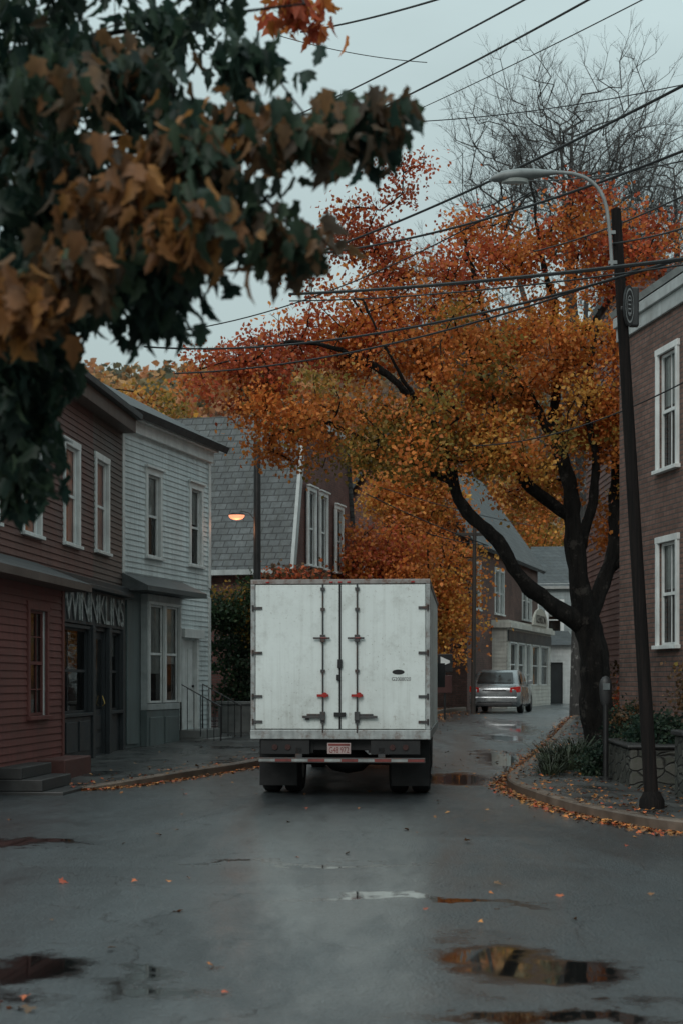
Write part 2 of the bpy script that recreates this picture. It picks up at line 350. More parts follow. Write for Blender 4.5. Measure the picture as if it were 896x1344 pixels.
def kerb(K,side):
    b=B(); ring=[]
    for i,p in enumerate(K):
        d=K[min(i+1,len(K)-1),:2]-K[max(i-1,0),:2]; d/=np.linalg.norm(d); n=np.array([-d[1],d[0]])*side
        g=gz(p[1]); h=p[2]; q=p[:2]
        ring.append([(*(q+n*0),g-.1),(*(q+n*.0),g+h-.02),(*(q+n*.02),g+h),(*(q+n*.16),g+h),(*(q+n*.16),g-.1)])
    b.loft(ring); o=b.obj('kerb',None,[KERB]); o['kind']='structure'
kerb(KLp,1); kerb(KRp,-1)
# ------------------------------------------------------------------ house toolkit
def TF(axis,pos):
    return {'y-':lambda s,d,z:(s,pos-d,z),'y+':lambda s,d,z:(s,pos+d,z),'x-':lambda s,d,z:(pos-d,s,z),'x+':lambda s,d,z:(pos+d,s,z)}[axis]
def wallface(b,T,s0,s1,z0,z1,ops,board=0,m=0,mrev=1,deep=.14):
    xs=sorted(set([s0,s1]+[v for o in ops for v in o[:2] if s0<v<s1]))
    zc=sorted(set([z0,z1]+[v for o in ops for v in o[2:4] if z0<v<z1]))
    rows=[]
    if board:
        z=z0
        while z<z1-1e-4:
            e=min(z+board,z1); cuts=[z]+[c for c in zc if z+1e-4<c<e-1e-4]+[e]
            for a,c in zip(cuts[:-1],cuts[1:]): rows.append((a,c,.02*(1-(a-z)/board),.02*(1-(c-z)/board)+.001,abs(a-z)<1e-6))
            z=e
    else: rows=[(a,c,0,0,False) for a,c in zip(zc[:-1],zc[1:])]
    for a,c,da,dc,lip in rows:
        run=None
        for x0,x1 in list(zip(xs[:-1],xs[1:]))+[(None,None)]:
            solid= x0 is not None and not any(o[0]-1e-5<=x0 and x1<=o[1]+1e-5 and o[2]-1e-5<=a and c<=o[3]+1e-5 for o in ops)
            if solid: run=(run[0],x1) if run else (x0,x1)
            elif run:
                b.quad(T(run[0],da,a),T(run[1],da,a),T(run[1],dc,c),T(run[0],dc,c),m)
                if lip: b.quad(T(run[0],0,a),T(run[1],0,a),T(run[1],da,a),T(run[0],da,a),m)
                run=None
    for o in ops:
        a,c,e,f=o[:4]
        for q in (((a,e),(a,f)),((c,e),(c,f)),((a,e),(c,e)),((a,f),(c,f))):
            (x0,w0),(x1,w1)=q; b.quad(T(x0,0,w0),T(x1,0,w1),T(x1,-deep,w1),T(x0,-deep,w0),mrev)
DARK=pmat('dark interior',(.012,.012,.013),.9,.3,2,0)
def window(H,T,a,c,e,f,trim,panes=(1,2),blind=.5,blindmat=None,casing=.1,sill=True,head=False,sashm=None):
    w=B(); d0=-.07; sm=.045
    w.quad(T(a,d0,e),T(c,d0,e),T(c,d0,f),T(a,d0,f),0)
    zc=(e+f)/2
    for (x0,x1,z0,z1) in ((a,a+sm,e,f),(c-sm,c,e,f),(a+sm,c-sm,e,e+sm),(a+sm,c-sm,f-sm,f),(a+sm,c-sm,zc-.025,zc+.025)):
        w.tbox(T,x0,x1,d0+.004,d0+.035,z0,z1,1)
    nx,nz=panes
    for i in range(1,nx):
        x=a+(c-a)*i/nx; w.tbox(T,x-.009,x+.009,d0+.005,d0+.02,e+sm,zc-.027,1); w.tbox(T,x-.009,x+.009,d0+.005,d0+.02,zc+.027,f-sm,1)
    for i in range(1,nz):
        if nz%2==0 and i==nz//2: continue
        z=e+(f-e)*i/nz; w.tbox(T,a+sm,c-sm,d0+.005,d0+.018,z-.009,z+.009,1)
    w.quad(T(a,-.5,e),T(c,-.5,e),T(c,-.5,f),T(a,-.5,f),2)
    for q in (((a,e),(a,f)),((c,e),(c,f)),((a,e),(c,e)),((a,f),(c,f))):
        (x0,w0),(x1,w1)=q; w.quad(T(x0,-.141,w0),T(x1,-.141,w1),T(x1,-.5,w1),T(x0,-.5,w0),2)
    if blind:
        zb=f-(f-e)*blind; n=14
        for i in range(n):
            x0=a+(c-a)*i/n; x1=a+(c-a)*(i+1)/n; k=.015*(i%2)
            w.quad(T(x0,-.09-k,zb),T(x1,-.105+k,zb),T(x1,-.105+k,f),T(x0,-.09-k,f),3)
    o=w.obj('window',H,[GLASS,sashm or trim,DARK,blindmat or CURT])
    if casing:
        g=B(); k=casing
        for (x0,x1,z0,z1) in ((a-k,a,e,f),(c,c+k,e,f),(a-k-.02,c+k+.02,f,f+k*1.25)): g.tbox(T,x0,x1,-.02,.045,z0,z1)
        if head: g.tbox(T,a-k-.06,c+k+.06,-.0,.10,f+k*1.25,f+k*1.25+.05)
        g.obj('frame',o,[trim],bevel=.006)
    if sill:
        g=B(); g.tbox(T,a-casing-.04,c+casing+.04,-.08,.09,e-.06,e); g.obj('sill',o,[trim],bevel=.006)
    return o
CURT=pmat('pale curtain',(.50,.50,.48),.9,.3,5,0); CURTREFL=pmat('curtain with painted reflection',(.90,.34,.20),.9,.2,3,0)  # orange reflection in the upper panes is painted as the second curtain's colour
WHITE=pmat('white trim paint',(.70,.72,.71),.5,.2,3,.1,40,streak=.25); GTRIM=pmat('grey white cornice paint',(.42,.45,.45),.5,.3,3,.1,40,streak=.4); WEATH=pmat('weathered white lettering',(.36,.38,.37),.6,.8,9,.2,40,streak=.95)
CLAPW=pmat('white clapboard paint',(.64,.70,.705),.6,.25,1.2,.1,30,streak=.45)
CLAPR=pmat('red clapboard paint',(.155,.05,.043),.6,.35,1.5,.15,30,streak=.45); CLAPM=pmat('weathered maroon clapboard paint',(.125,.058,.048),.6,.4,1.5,.15,30,streak=.5); CLAPB=pmat('brown clapboard paint',(.105,.076,.064),.6,.35,1.3,.15,30,streak=.45)
CHAR=pmat('charcoal paint',(.033,.038,.042),.5,.3,2,.1,streak=.2); SLATEG=pmat('grey green paint',(.13,.16,.16),.5,.25,2,.1,streak=.35)
CONC=pmat('concrete',(.16,.165,.16),.7,.45,3,.3,40); DSTONE=pmat('dark wet stone',(.035,.035,.035),.5,.5,3,.3,40); BLACKM=pmat('black metal',(.018,.018,.019),.4,.3,4,.1); WOODD=pmat('dark wood',(.03,.022,.018),.6,.4,6,.3,30)
ROOFD=brickmat('dark shingles',(.04,.044,.048),(.06,.064,.068),(.018,.018,.018),.3,.14,.008,.65,True)
SLATE=brickmat('grey slate shingles',(.075,.088,.093),(.115,.13,.135),(.028,.032,.034),.34,.19,.016,.6,True)
SLATED=brickmat('dark slate shingles',(.05,.057,.062),(.075,.083,.088),(.025,.028,.03),.32,.2,.014,.6,True)
BRICK=brickmat('dark red brick',(.15,.052,.042),(.19,.072,.058),(.10,.075,.068)); BRICKD=brickmat('brown brick',(.15,.08,.063),(.21,.115,.092),(.085,.077,.072),.23,.078,.012)
BRICKA=brickmat('weathered maroon brick',(.13,.065,.055),(.17,.085,.07),(.09,.07,.06),.23,.078,.01)
def gable_roof(H,L,W,ze,zr,mat,axis='x',ov=.3,th=.12,trim=WHITE,name='roof'):
    b=B()
    def slab(p,q,r,s):
        P=[Vector(x) for x in (p,q,r,s)]; n=(P[1]-P[0]).cross(P[3]-P[0]).normalized()
        if n.z<0:n=-n
        lo=[x-n*th for x in P]; i=len(b.v); b.v+=[tuple(x) for x in P+lo]
        for f,m in (((0,1,2,3),0),((4,7,6,5),1),((0,4,5,1),1),((1,5,6,2),1),((2,6,7,3),0),((3,7,4,0),1)): b.f.append(tuple(i+k for k in f)); b.m.append(m)
    if axis=='x':
        sl=(zr-ze)/(W/2); e=ze-sl*ov
        slab((-ov,-ov,e),(L+ov,-ov,e),(L+ov,W/2,zr),(-ov,W/2,zr)); slab((-ov,W+ov,e),(L+ov,W+ov,e),(L+ov,W/2+.004,zr-.002),(-ov,W/2+.004,zr-.002))
    else:
        sl=(zr-ze)/(L/2); e=ze-sl*ov
        slab((-ov,-ov,e),(-ov,W+ov,e),(L/2,W+ov,zr),(L/2,-ov,zr)); slab((L+ov,-ov,e),(L+ov,W+ov,e),(L/2+.004,W+ov,zr-.002),(L/2+.004,-ov,zr-.002))
    return b.obj(name,H,[mat,trim])
def gable(b,T,s0,s1,z,zr,m=0): b.poly([T(s0,0,z),T(s1,0,z),T((s0+s1)/2,0,zr)],m)
# ------------------------------------------------------------------ building A
HA=thing('red_shop_house','two storey maroon and brown clapboard shop house with dark storefront','house',(-5.55,20,.08),rad(84.7))
T=TF('y-',0); b=B(); L=11.33;H_=6.9
wins=[(4.57,5.45,3.95,5.7),(7.0,7.9,4.0,5.75),(9.2,10.1,4.05,5.8),(2.3,3.2,3.95,5.7)]
wallface(b,T,0,9.0,3.3,H_,[w for w in wins if w[1]<9],.11,4,2)
wallface(b,T,9.0,L,3.3,H_,[wins[2]],.11,1,2)
sf=[(6.2,8.65,.95,2.5),(9.0,9.95,.12,2.5),(10.2,11.08,.95,2.5)]
wallface(b,T,5.0,L,-.4,3.3,sf,0,3,3,.12)
b.quad((0,0,-.4),(0,8,-.4),(0,8,H_),(0,0,H_),0); b.quad((L,0,-.4),(L,8,-.4),(L,8,H_),(L,0,H_),1)
b.quad((0,8,-.4),(L,8,-.4),(L,8,H_),(0,8,H_),0)
b.obj('wall',HA,[CLAPR,CLAPB,WHITE,CHAR,CLAPM])
for i,w in enumerate(wins): window(HA,T,*w,WHITE,(1,2),[.97,.97,.97,.4][i],CURTREFL if i<3 else CURT,.1)
window(HA,T,*sf[0],CHAR,(2,1),0,None,.05); window(HA,T,*sf[2],CHAR,(1,1),.3,None,.05)
b=B(); b.tbox(T,9.0,9.95,-.11,-.06,.12,2.5,0); b.tbox(T,9.12,9.83,-.059,-.045,1.0,2.35,1)
for z in (.25,.6): b.tbox(T,9.15,9.8,-.058,-.04,z,z+.28,0)
d=b.obj('door',HA,[CHAR,pmat('dark shop glass',(.01,.012,.013),.08,.2,2,0)],bevel=.005)
b=B(); b.tube([T(9.77,-.01,1.05),T(9.77,.04,1.1),T(9.77,-.01,1.25)],.012,6); b.obj('handle',d,[pmat('brass',(.5,.35,.12),.35,.2,4,0,metal=1)])
b=B()
for x in (5.75,8.8,10.07,11.2): b.tbox(T,x-.09,x+.09,0,.09,-.3,2.58)
b.tbox(T,5.6,L,0,.07,2.58,3.24); b.tbox(T,5.5,L+.03,0,.25,3.24,3.32); b.tbox(T,5.5,L+.03,0,.17,3.321,3.44); b.tbox(T,5.84,8.7,0,.05,.15,.88); 
for x in (6.0,6.9,7.8): b.tbox(T,x,x+.7,.05,.075,.25,.8)
b.obj('storefront_trim',HA,[CHAR],bevel=.008)
Mt=lambda x,y,z:Matrix.Translation((x,y,z))@Matrix.Rotation(rad(90),4,'X')
text_obj('lettering','WINNKLINS',4.4,.56,WEATH,HA,Mt(8.95,-.085,2.91),.012,space=.92)
b=B(); b.tbox(T,5.62,L,0.0,.3,6.62,6.9); b.tbox(T,0,5.62,0,.3,6.62,6.9); b.obj('cornice',HA,[CLAPB],bevel=.01)
b=B(); b.box(-.2,L+.12,-.42,8.2,6.9,7.02); b.box(-.15,L+.05,-.32,8.1,7.022,7.1,1); b.obj('roof',HA,[ROOFD,ROOFD],bevel=.01)
T2=TF('y-',-.55); b=B(); ops=[(3.05,3.95,1.0,2.62)]
wallface(b,T2,0,4.95,-.4,3.0,ops,.11,0,1)
TE=TF('x+',4.95); wallface(b,TE,-.55,0,-.4,3.0,[],.11,0,1)
b.tbox(T2,4.85,4.97,0,.03,-.4,3.0,0)
b.obj('shop_bay',HA,[CLAPR,WHITE])
window(HA,T2,*ops[0],CLAPR,(3,4),.0,None,.1)
b=B(); b.poly([(-.2,-.95,3.0),(5.3,-.95,3.0),(5.3,-.95,3.12),(-.2,-.95,3.12)],0)
b.quad((-.2,-.95,3.12),(5.3,-.95,3.12),(5.3,0,3.5),(-.2,0,3.5),1); b.quad((-.2,-.95,3.0),(5.3,-.95,3.0),(5.3,0,3.0),(-.2,0,3.0),0); b.poly([(5.3,-.95,3.0),(5.3,0,3.0),(5.3,0,3.5),(5.3,-.95,3.12)],0)
b.obj('pent_roof',HA,[CLAPB,ROOFD])
b=B(); b.tbox(T2,3.5,5.05,.0,.45,-.3,.32); b.obj('step',HA,[pmat('red painted step',(.10,.036,.03),.6,.4,3,.3)],bevel=.02)
b=B(); 
for i in range(3): b.tbox(T2,1.6,3.1,0,.95-.3*i,-.2+.17*i,-.03+.17*i)
b.obj('steps',HA,[DSTONE],bevel=.015)
# ------------------------------------------------------------------ building B
HB=thing('white_clapboard_house','two storey white clapboard house with grey storefront and bay window','house',(-4.51,31.32,.2),rad(74.3))
T=TF('y-',0); L=5.1;H_=7.15; b=B()
w1=(1.32,2.0,4.1,5.85);w2=(3.85,4.5,4.1,5.85); bay=(1.05,2.75,.95,3.05); dr=(3.3,4.1,.35,2.35)
wallface(b,T,0,L,3.45,H_,[w1,w2],.115,0,1); wallface(b,T,3.0,L,-.4,3.45,[dr],.115,0,1); wallface(b,T,0,3.0,-.4,3.45,[bay],0,2,2)
TN=TF('x-',0); wallface(b,TN,0,8,3.45,H_,[],.115,0,1); TFA=TF('x+',L); wallface(b,TFA,0,8,-.4,H_,[],.115,0,1)
b.quad((0,8,-.4),(L,8,-.4),(L,8,H_),(0,8,H_),0); gable(b,TF('x-',0),0,8,H_,9.2); gable(b,TF('x+',L),0,8,H_,9.2)
b.obj('wall',HB,[CLAPW,WHITE,SLATEG])
window(HB,T,*w1,WHITE,(1,2),.5,CURT,.11,head=True); window(HB,T,*w2,WHITE,(1,2),.45,CURT,.11,head=True)
gable_roof(HB,L,8,H_+.05,9.3,ROOFD,'x',.38,.16,ROOFD)
b=B(); b.tbox(T,-.1,L+.1,0,.2,6.85,7.0); b.tbox(T,-.05,L+.05,0,.1,6.6,6.849); b.tbox(T,L-.12,L+.03,0,.035,3.62,6.6); b.tbox(T,L-.12,L+.03,0,.035,-.3,3.4); b.tbox(T,0,.12,0,.03,3.62,6.6); b.obj('trim',HB,[WHITE],bevel=.006)
b=B(); b.quad(T(-.05,.6,3.38),T(3.35,.6,3.38),T(3.35,0,3.66),T(-.05,0,3.66)); b.tbox(T,-.05,3.35,0,.6,3.28,3.379); b.poly([T(3.35,.6,3.38),T(3.35,0,3.66),T(3.35,0,3.38)]); b.poly([T(-.05,.6,3.38),T(-.05,0,3.66),T(-.05,0,3.38)]); b.obj('pent_roof',HB,[pmat('pent roof shingle',(.09,.098,.10),.6,.4,6,.3)])
TB=TF('y-',-.16)
b=B(); b.tbox(T,.98,2.82,0,.17,.80,.93); b.tbox(T,.98,2.82,0,.17,3.07,3.27); b.tbox(T,.98,1.03,0,.159,.93,3.07); b.tbox(T,2.77,2.82,0,.159,.93,3.07); b.obj('bay_frame',HB,[GTRIM],bevel=.01)
b=B(); b.tbox(T,.98,2.82,0,.15,-.35,.799); b.tbox(T,1.1,1.85,.15,.175,-.05,.65); b.tbox(T,1.95,2.7,.15,.175,-.05,.65); b.tbox(T,.2,.8,0,.04,.1,3.1); b.tbox(T,2.83,2.98,0,.05,-.3,3.26); b.obj('front_panel',HB,[SLATEG],bevel=.01)
window(HB,TB,1.05,1.87,.95,3.05,WHITE,(1,1),.7,CURT,.05,False); window(HB,TB,1.95,2.75,.95,3.05,WHITE,(1,1),.6,CURT,.05,False)
b=B(); b.tbox(T,3.3,4.1,-.08,-.03,.35,2.35)
for z0,z1 in ((.5,1.1),(1.25,2.15)):
    for x in (3.4,3.75): b.tbox(T,x,x+.25,-.029,-.01,z0,z1)
d=b.obj('door',HB,[WHITE],bevel=.006)
b=B(); b.tube([T(4.0,-.02,1.3),T(4.0,.03,1.3)],.03,8); b.obj('handle',d,[BLACKM])
b=B(); b.tbox(T,3.17,3.3,0,.08,.3,2.4); b.tbox(T,4.1,4.23,0,.08,.3,2.4); b.tbox(T,3.08,4.32,0,.18,2.4,2.6); b.obj('door_surround',HB,[WHITE],bevel=.006)
b=B()
for i in range(3): b.tbox(T,3.0,4.4,.02,1.15-.3*i,-.25+.19*i,-.06+.19*i)
b.obj('steps',HB,[CONC],bevel=.015)
for x in (3.02,4.38):
    b=B(); b.tube([T(x,1.05,-.05),T(x,1.05,.85),T(x,.1,1.35),T(x,.1,.3)],.02,6)
    for k in range(1,6):
        q=k/6; b.tube([T(x,1.05-.95*q,-.0+.35*q),T(x,1.05-.95*q,.85+.5*q)],.010,5)
    b.obj('railing',HB,[BLACKM])
# ------------------------------------------------------------------ building C
HC=thing('slate_roof_house','dark red brick house with steep grey slate mansard roof','house',(-1.45,44,.4),rad(75))
L=7.2;W=11;ze=4.5;zt_=9.05; xt=1.1; T=TF('y-',0); b=B()
b.poly([T(0,0,-.5),T(L,0,-.5),T(L,0,ze),T(L-xt,0,zt_),T(xt,0,zt_),T(0,0,ze)],0)
b.quad((0,0,-.5),(0,W,-.5),(0,W,ze),(0,0,ze),0); b.quad((L,0,-.5),(L,W,-.5),(L,W,ze),(L,0,ze),0); b.poly([(0,W,-.5),(L,W,-.5),(L,W,ze),(L-xt,W,zt_),(xt,W,zt_),(0,W,ze)],0)
b.obj('wall',HC,[BRICK])
b=B(); ov=.12
for sx in (0,1):
    X=(lambda v:v) if sx==0 else (lambda v:L-v)
    b.quad((X(-.22),-ov,ze-.1),(X(-.22),W,ze-.1),(X(xt-.05),W,zt_+.1),(X(xt-.05),-ov,zt_+.1),0)
b.quad((xt-.05,-ov,zt_+.1),(L-xt+.05,-ov,zt_+.1),(L-xt+.05,W,zt_+.1),(xt-.05,W,zt_+.1),0)
b.obj('roof',HC,[SLATE])
b=B()
def rake(p,q,w):
    p=Vector(p);q=Vector(q); n=Vector((q.z-p.z,0,-(q.x-p.x))).normalized()*w
    b.poly([p,q,q+n,p+n]); o=Vector((0,.1,0)); b.quad(p,q,q+o,p+o); b.quad(p+n,q+n,q+n+o,p+n+o)
rake((-.24,-ov-.01,ze-.15),(xt-.07,-ov-.01,zt_+.12),.26); b.box(xt-.1,L-xt+.1,-ov-.02,0,zt_-.05,zt_+.13); b.box(-.35,.0,-ov,W,ze-.2,ze-.05)
b.obj('trim',HC,[GTRIM])
SHADE=pmat('dim window shade',(.10,.12,.13),.4,.4,3,0)
for o in ((1.45,2.15,4.7,6.9),(2.75,3.45,4.7,6.9),(4.6,5.3,4.7,6.7),(1.2,1.9,1.4,3.2),(4.6,5.3,1.4,3.2)): window(HC,TF('y-',-.10),*o,WHITE,(1,2),.95,SHADE,.1,head=True)
# ------------------------------------------------------------------ building D
HD=thing('brick_shop_house','long brick house with dark slate roof and white painted storefront','house',(4.6,56,.55),rad(73))
L=15.3;W=5.6;ze=6.6;zr=10.6; T=TF('y-',0); b=B(); ww=[(5.2,6.9,3.8,5.5),(11.3,13.4,3.8,5.5),(1.2,2.2,3.8,5.5)]
wallface(b,T,0,L,-.5,ze,ww,0,0,1); TN=TF('x-',0); en=[(1.0,1.8,4.0,5.6),(3.6,4.4,4.0,5.6)]
wallface(b,TN,0,W,-.5,ze,en,0,0,1); gable(b,TN,0,W,ze,zr-.1); gable(b,TF('x+',L),0,W,ze,zr-.1); b.quad((L,0,-.5),(L,W,-.5),(L,W,ze),(L,0,ze)); b.quad((0,W,-.5),(L,W,-.5),(L,W,ze),(0,W,ze))
b.obj('wall',HD,[BRICKA,WHITE])
for a,c,e,f in ww[:2]:
    m=(a+c)/2; window(HD,T,a,m-.03,e,f,WHITE,(1,2),.5,CURT,.12); window(HD,T,m+.03,c,e,f,WHITE,(1,2),.5,CURT,.12)
window(HD,T,*ww[2],WHITE,(1,2),.5,CURT,.12)
for o in en: window(HD,TN,*o,WHITE,(1,2),.5,CURT,.12)
gable_roof(HD,L,W,ze+.05,zr,SLATED,'x',.35,.16,CHAR)
b=B(); b.box(9.6,10.4,W/2-.4,W/2+.4,zr-.8,zr+1.1); b.box(9.55,10.45,W/2-.45,W/2+.45,zr+1.101,zr+1.22); b.obj('chimney',HD,[BRICKA])
TS=TF('y-',-.6); b=B(); ops=[(5.2,6.6,.9,2.6),(7.0,8.4,.9,2.6),(8.9,9.8,.1,2.6),(10.3,12,.9,2.6),(12.5,14.5,.9,2.6)]
wallface(b,TS,4.6,15.2,-.4,3.2,ops,.16,0,0,.1); wallface(b,TF('x-',4.6),-.6,0,-.4,3.2,[],.16); b.tbox(TS,4.4,15.3,-.6,.2,3.2,3.4); b.tbox(TS,4.45,15.25,-.6,.1,3.4,3.5)
b.obj('storefront',HD,[pmat('cream storefront paint',(.58,.57,.52),.5,.3,2,.1,streak=.4)])
b=B(); b.tbox(TS,4.7,15.1,.021,.07,2.68,3.12); b.obj('sign_band',HD,[CHAR])
for o in ops: window(HD,TS,*o,WHITE,(1,1),.0,None,.05,False)
b=B(); pts=[]
for k in range(13):
    a=math.pi*k/12; pts.append((11.6-1.9*math.cos(a),3.5+.75*math.sin(a)))
b.loft([[TS(x,.1,z) for x,z in pts],[TS(x,.18,z) for x,z in pts]]); b.obj('sign_board',HD,[pmat('cream sign',(.5,.48,.42),.5,.2,3,0)])
text_obj('lettering','KENSON',2.4,.35,BLACKM,HD,Mt(11.6,-.79,3.78),.006)
# ------------------------------------------------------------------ building E + garage
HE=thing('grey_clapboard_house','pale grey clapboard house with dark gable roof','house',(10.2,80,.55),rad(-8))
L=4.6;W=8;b=B();T=TF('y-',0); ww=[(2.3,3.0,3.4,5.2),(.6,1.3,3.4,5.2),(2.3,3.0,.9,2.6)]
wallface(b,T,0,L,-.4,6.2,ww,.2,0,1); wallface(b,TF('x-',0),0,W,-.4,6.2,[],.2); b.quad((L,0,-.4),(L,W,-.4),(L,W,6.2),(L,0,6.2)); gable(b,TF('x-',0),0,W,6.2,8.4); gable(b,TF('x+',L),0,W,6.2,8.4)
GREYC=pmat('grey clapboard paint',(.27,.31,.315),.6,.3,1,.1,streak=.4); b.obj('wall',HE,[GREYC,WHITE])
for o in ww: window(HE,T,*o,WHITE,(1,2),.4,CURT,.14)
b=B(); b.tbox(T,-.02,.12,.021,.06,-.3,6.2); b.tbox(T,L-.12,L+.02,.021,.06,-.3,6.2); b.tbox(T,-.1,L+.1,.021,.12,5.95,6.2); b.obj('trim',HE,[WHITE])
gable_roof(HE,L,W,6.25,8.5,SLATED,'x',.35,.16,WHITE)
HG=thing('white_garage','small white garage with dark doorway','garage',(9.35,74,.55),rad(4)); b=B(); T=TF('y-',0)
wallface(b,T,0,1.9,-.3,2.9,[(.35,1.4,0,2.0)],.2,0,1); wallface(b,TF('x-',0),0,4,-.3,2.9,[],.2); b.quad((1.9,0,-.3),(1.9,4,-.3),(1.9,4,2.9),(1.9,0,2.9)); b.obj('wall',HG,[WHITE,WHITE])
b=B(); b.tbox(T,.35,1.4,-.14,-.1,0,2.0); b.obj('door',HG,[CHAR])
b=B(); b.quad((-.2,-.3,2.85),(2.1,-.3,2.85),(2.1,2,3.6),(-.2,2,3.6)); b.quad((-.2,4.3,2.85),(2.1,4.3,2.85),(2.1,2,3.6),(-.2,2,3.6)); b.poly([(0,0,2.9),(0,4,2.9),(0,2,3.55)]); b.obj('roof',HG,[ROOFD])
# ------------------------------------------------------------------ building F
HF=thing('brown_brick_building','two storey brown brick building with pale cornice and tall sash windows','building',(4.68,25.7,.12),rad(-80))
L=10;W=9;H_=7.6;T=TF('y-',0); b=B(); ww=[(1.78,2.5,4.8,6.6),(1.78,2.5,2.05,3.65),(4.6,5.5,4.8,6.6),(4.6,5.5,2.05,3.65)]
wallface(b,T,0,L,-.3,H_,ww,0,0,1,.2); b.quad((0,0,-.3),(0,W,-.3),(0,W,H_),(0,0,H_)); b.quad((L,0,-.3),(L,W,-.3),(L,W,H_),(L,0,H_)); b.quad((0,W,-.3),(L,W,-.3),(L,W,H_),(0,W,H_)); gable(b,TF('x-',0),0,W,H_,10.2); gable(b,TF('x+',L),0,W,H_,10.2)
b.obj('wall',HF,[BRICKD,BRICKD])
for o in ww: window(HF,T,*o,WHITE,(2,2),.45,CURT,.08)
gable_roof(HF,L,W,H_+.2,10.5,SLATED,'x',.14,.10,GTRIM)
b=B(); b.tbox(T,-.03,L,0,.05,7.2,7.43); b.tbox(T,-.05,L,0,.1,7.431,7.6); b.obj('cornice',HF,[GTRIM],bevel=.01)
HM=thing('maroon_building','tall maroon clapboard building with flat roof behind brick building','building',(6.5,34.5,.2),0); b=B(); wallface(b,TF('y-',0),0,8,-.2,10.6,[],.14); wallface(b,TF('x-',0),0,6,-.2,10.6,[],.14); b.obj('wall',HM,[CLAPM]); b=B(); b.box(-.15,8,-.15,6,10.6,10.8); b.obj('roof',HM,[ROOFD])
# ------------------------------------------------------------------ truck
TR=thing('box_truck','white box truck with dirty rear doors stopped on wet road','truck',(-.02,21.0,0),rad(-4.6))
t=NT('truck white paint'); s=t.sep(); n=t.noise(1.3,6); st=t.noise(1,5,.65,t.mapping((14,14,.5))); sp=t.noise(28,4,.7); bl=t.noise(3.2,6,.7)
dirt=t.math('MULTIPLY',t.mr(s[2],.75,1.8,1,.25),t.mr(n,.35,.68,.2,1)); k=t.math('ADD',t.math('MULTIPLY',dirt,.7),t.mr(st,.5,.76,0,.24),clamp=True); k=t.math('ADD',k,t.math('MULTIPLY',t.mr(sp,.60,.68,0,.8),t.mr(n,.4,.6,0,1)),clamp=True); k=t.math('ADD',k,t.mr(bl,.52,.72,0,.35),clamp=True)
cc=t.mix(k,(.68,.73,.72),(.25,.25,.225))
ax=t.math('ABSOLUTE',s[0]); edge=t.math('MAXIMUM',t.mr(s[2],.85,1.35,1,.06),t.math('MAXIMUM',t.mr(ax,1.0,1.2,0,.7),t.mr(s[2],2.7,2.95,0,.8)))
cc=t.mix(t.math('MULTIPLY',t.mr(t.noise(11,6,.78),.57,.66,0,.9),edge),cc,(.14,.07,.04))
t.lk(cc,t.p.inputs['Base Color']); t.lk(t.mr(k,0,1,.32,.65),t.p.inputs['Roughness']); t.bump(t.noise(3,3),.25,.035); TW=t.m
ALU=pmat('worn aluminium',(.36,.38,.38),.5,.4,6,.2,metal=.4,streak=.5,rust=.55); RUSTR=pmat('rusty top rail',(.26,.24,.23),.6,.4,6,.2,metal=.2,rust=.95); STEEL=pmat('dark steel',(.06,.06,.062),.5,.35,6,.2,metal=.4,rust=.6); CHAS=pmat('black chassis',(.008,.008,.009),.7,.4,4,.3); RUBBER=pmat('tyre rubber',(.008,.008,.009),.8,.3,8,.4,60)
REDL=pmat('red lamp lens',(.24,.012,.01),.25,.2,8,0,emis=(1,.05,.03),estr=.03); REDS=pmat('red reflective tape',(.17,.03,.026),.5,.4,6,0,streak=.5); WHT=pmat('white reflective tape',(.26,.27,.265),.5,.4,6,0,streak=.6); RIM=pmat('steel rim',(.25,.25,.25),.5,.4,5,.2,metal=.5)
CREDL=pmat('car red lamp lens',(.32,.012,.01),.25,.2,8,0,emis=(1,.05,.03),estr=.05)
hw=1.225; zb=.80; zt=3.0; LB=6.2
b=B(); b.box(-hw,hw,.04,LB,zb+.1,zt-.02); cb=b.obj('cargo_box',TR,[TW],bevel=.03)
b=B()
b.box(-hw-.012,hw+.012,-.01,.12,zt-.05,zt+.015,1); b.box(-hw-.012,-hw+.05,-.008,.12,zb+.14,zt-.052); b.box(hw-.05,hw+.012,-.008,.12,zb+.14,zt-.052); b.box(-hw-.015,hw+.015,-.03,.12,zb+.01,zb+.138)
b.box(-hw-.014,-hw+.03,.121,LB,zt-.06,zt+.01,1); b.box(hw-.03,hw+.014,.121,LB,zt-.06,zt+.01,1); b.box(hw-.03,hw+.014,.121,LB,zb+.0,zb+.12); b.box(-hw-.014,-hw+.03,.121,LB,zb+.0,zb+.12)
b.obj('box_frame',TR,[ALU,RUSTR],bevel=.008)
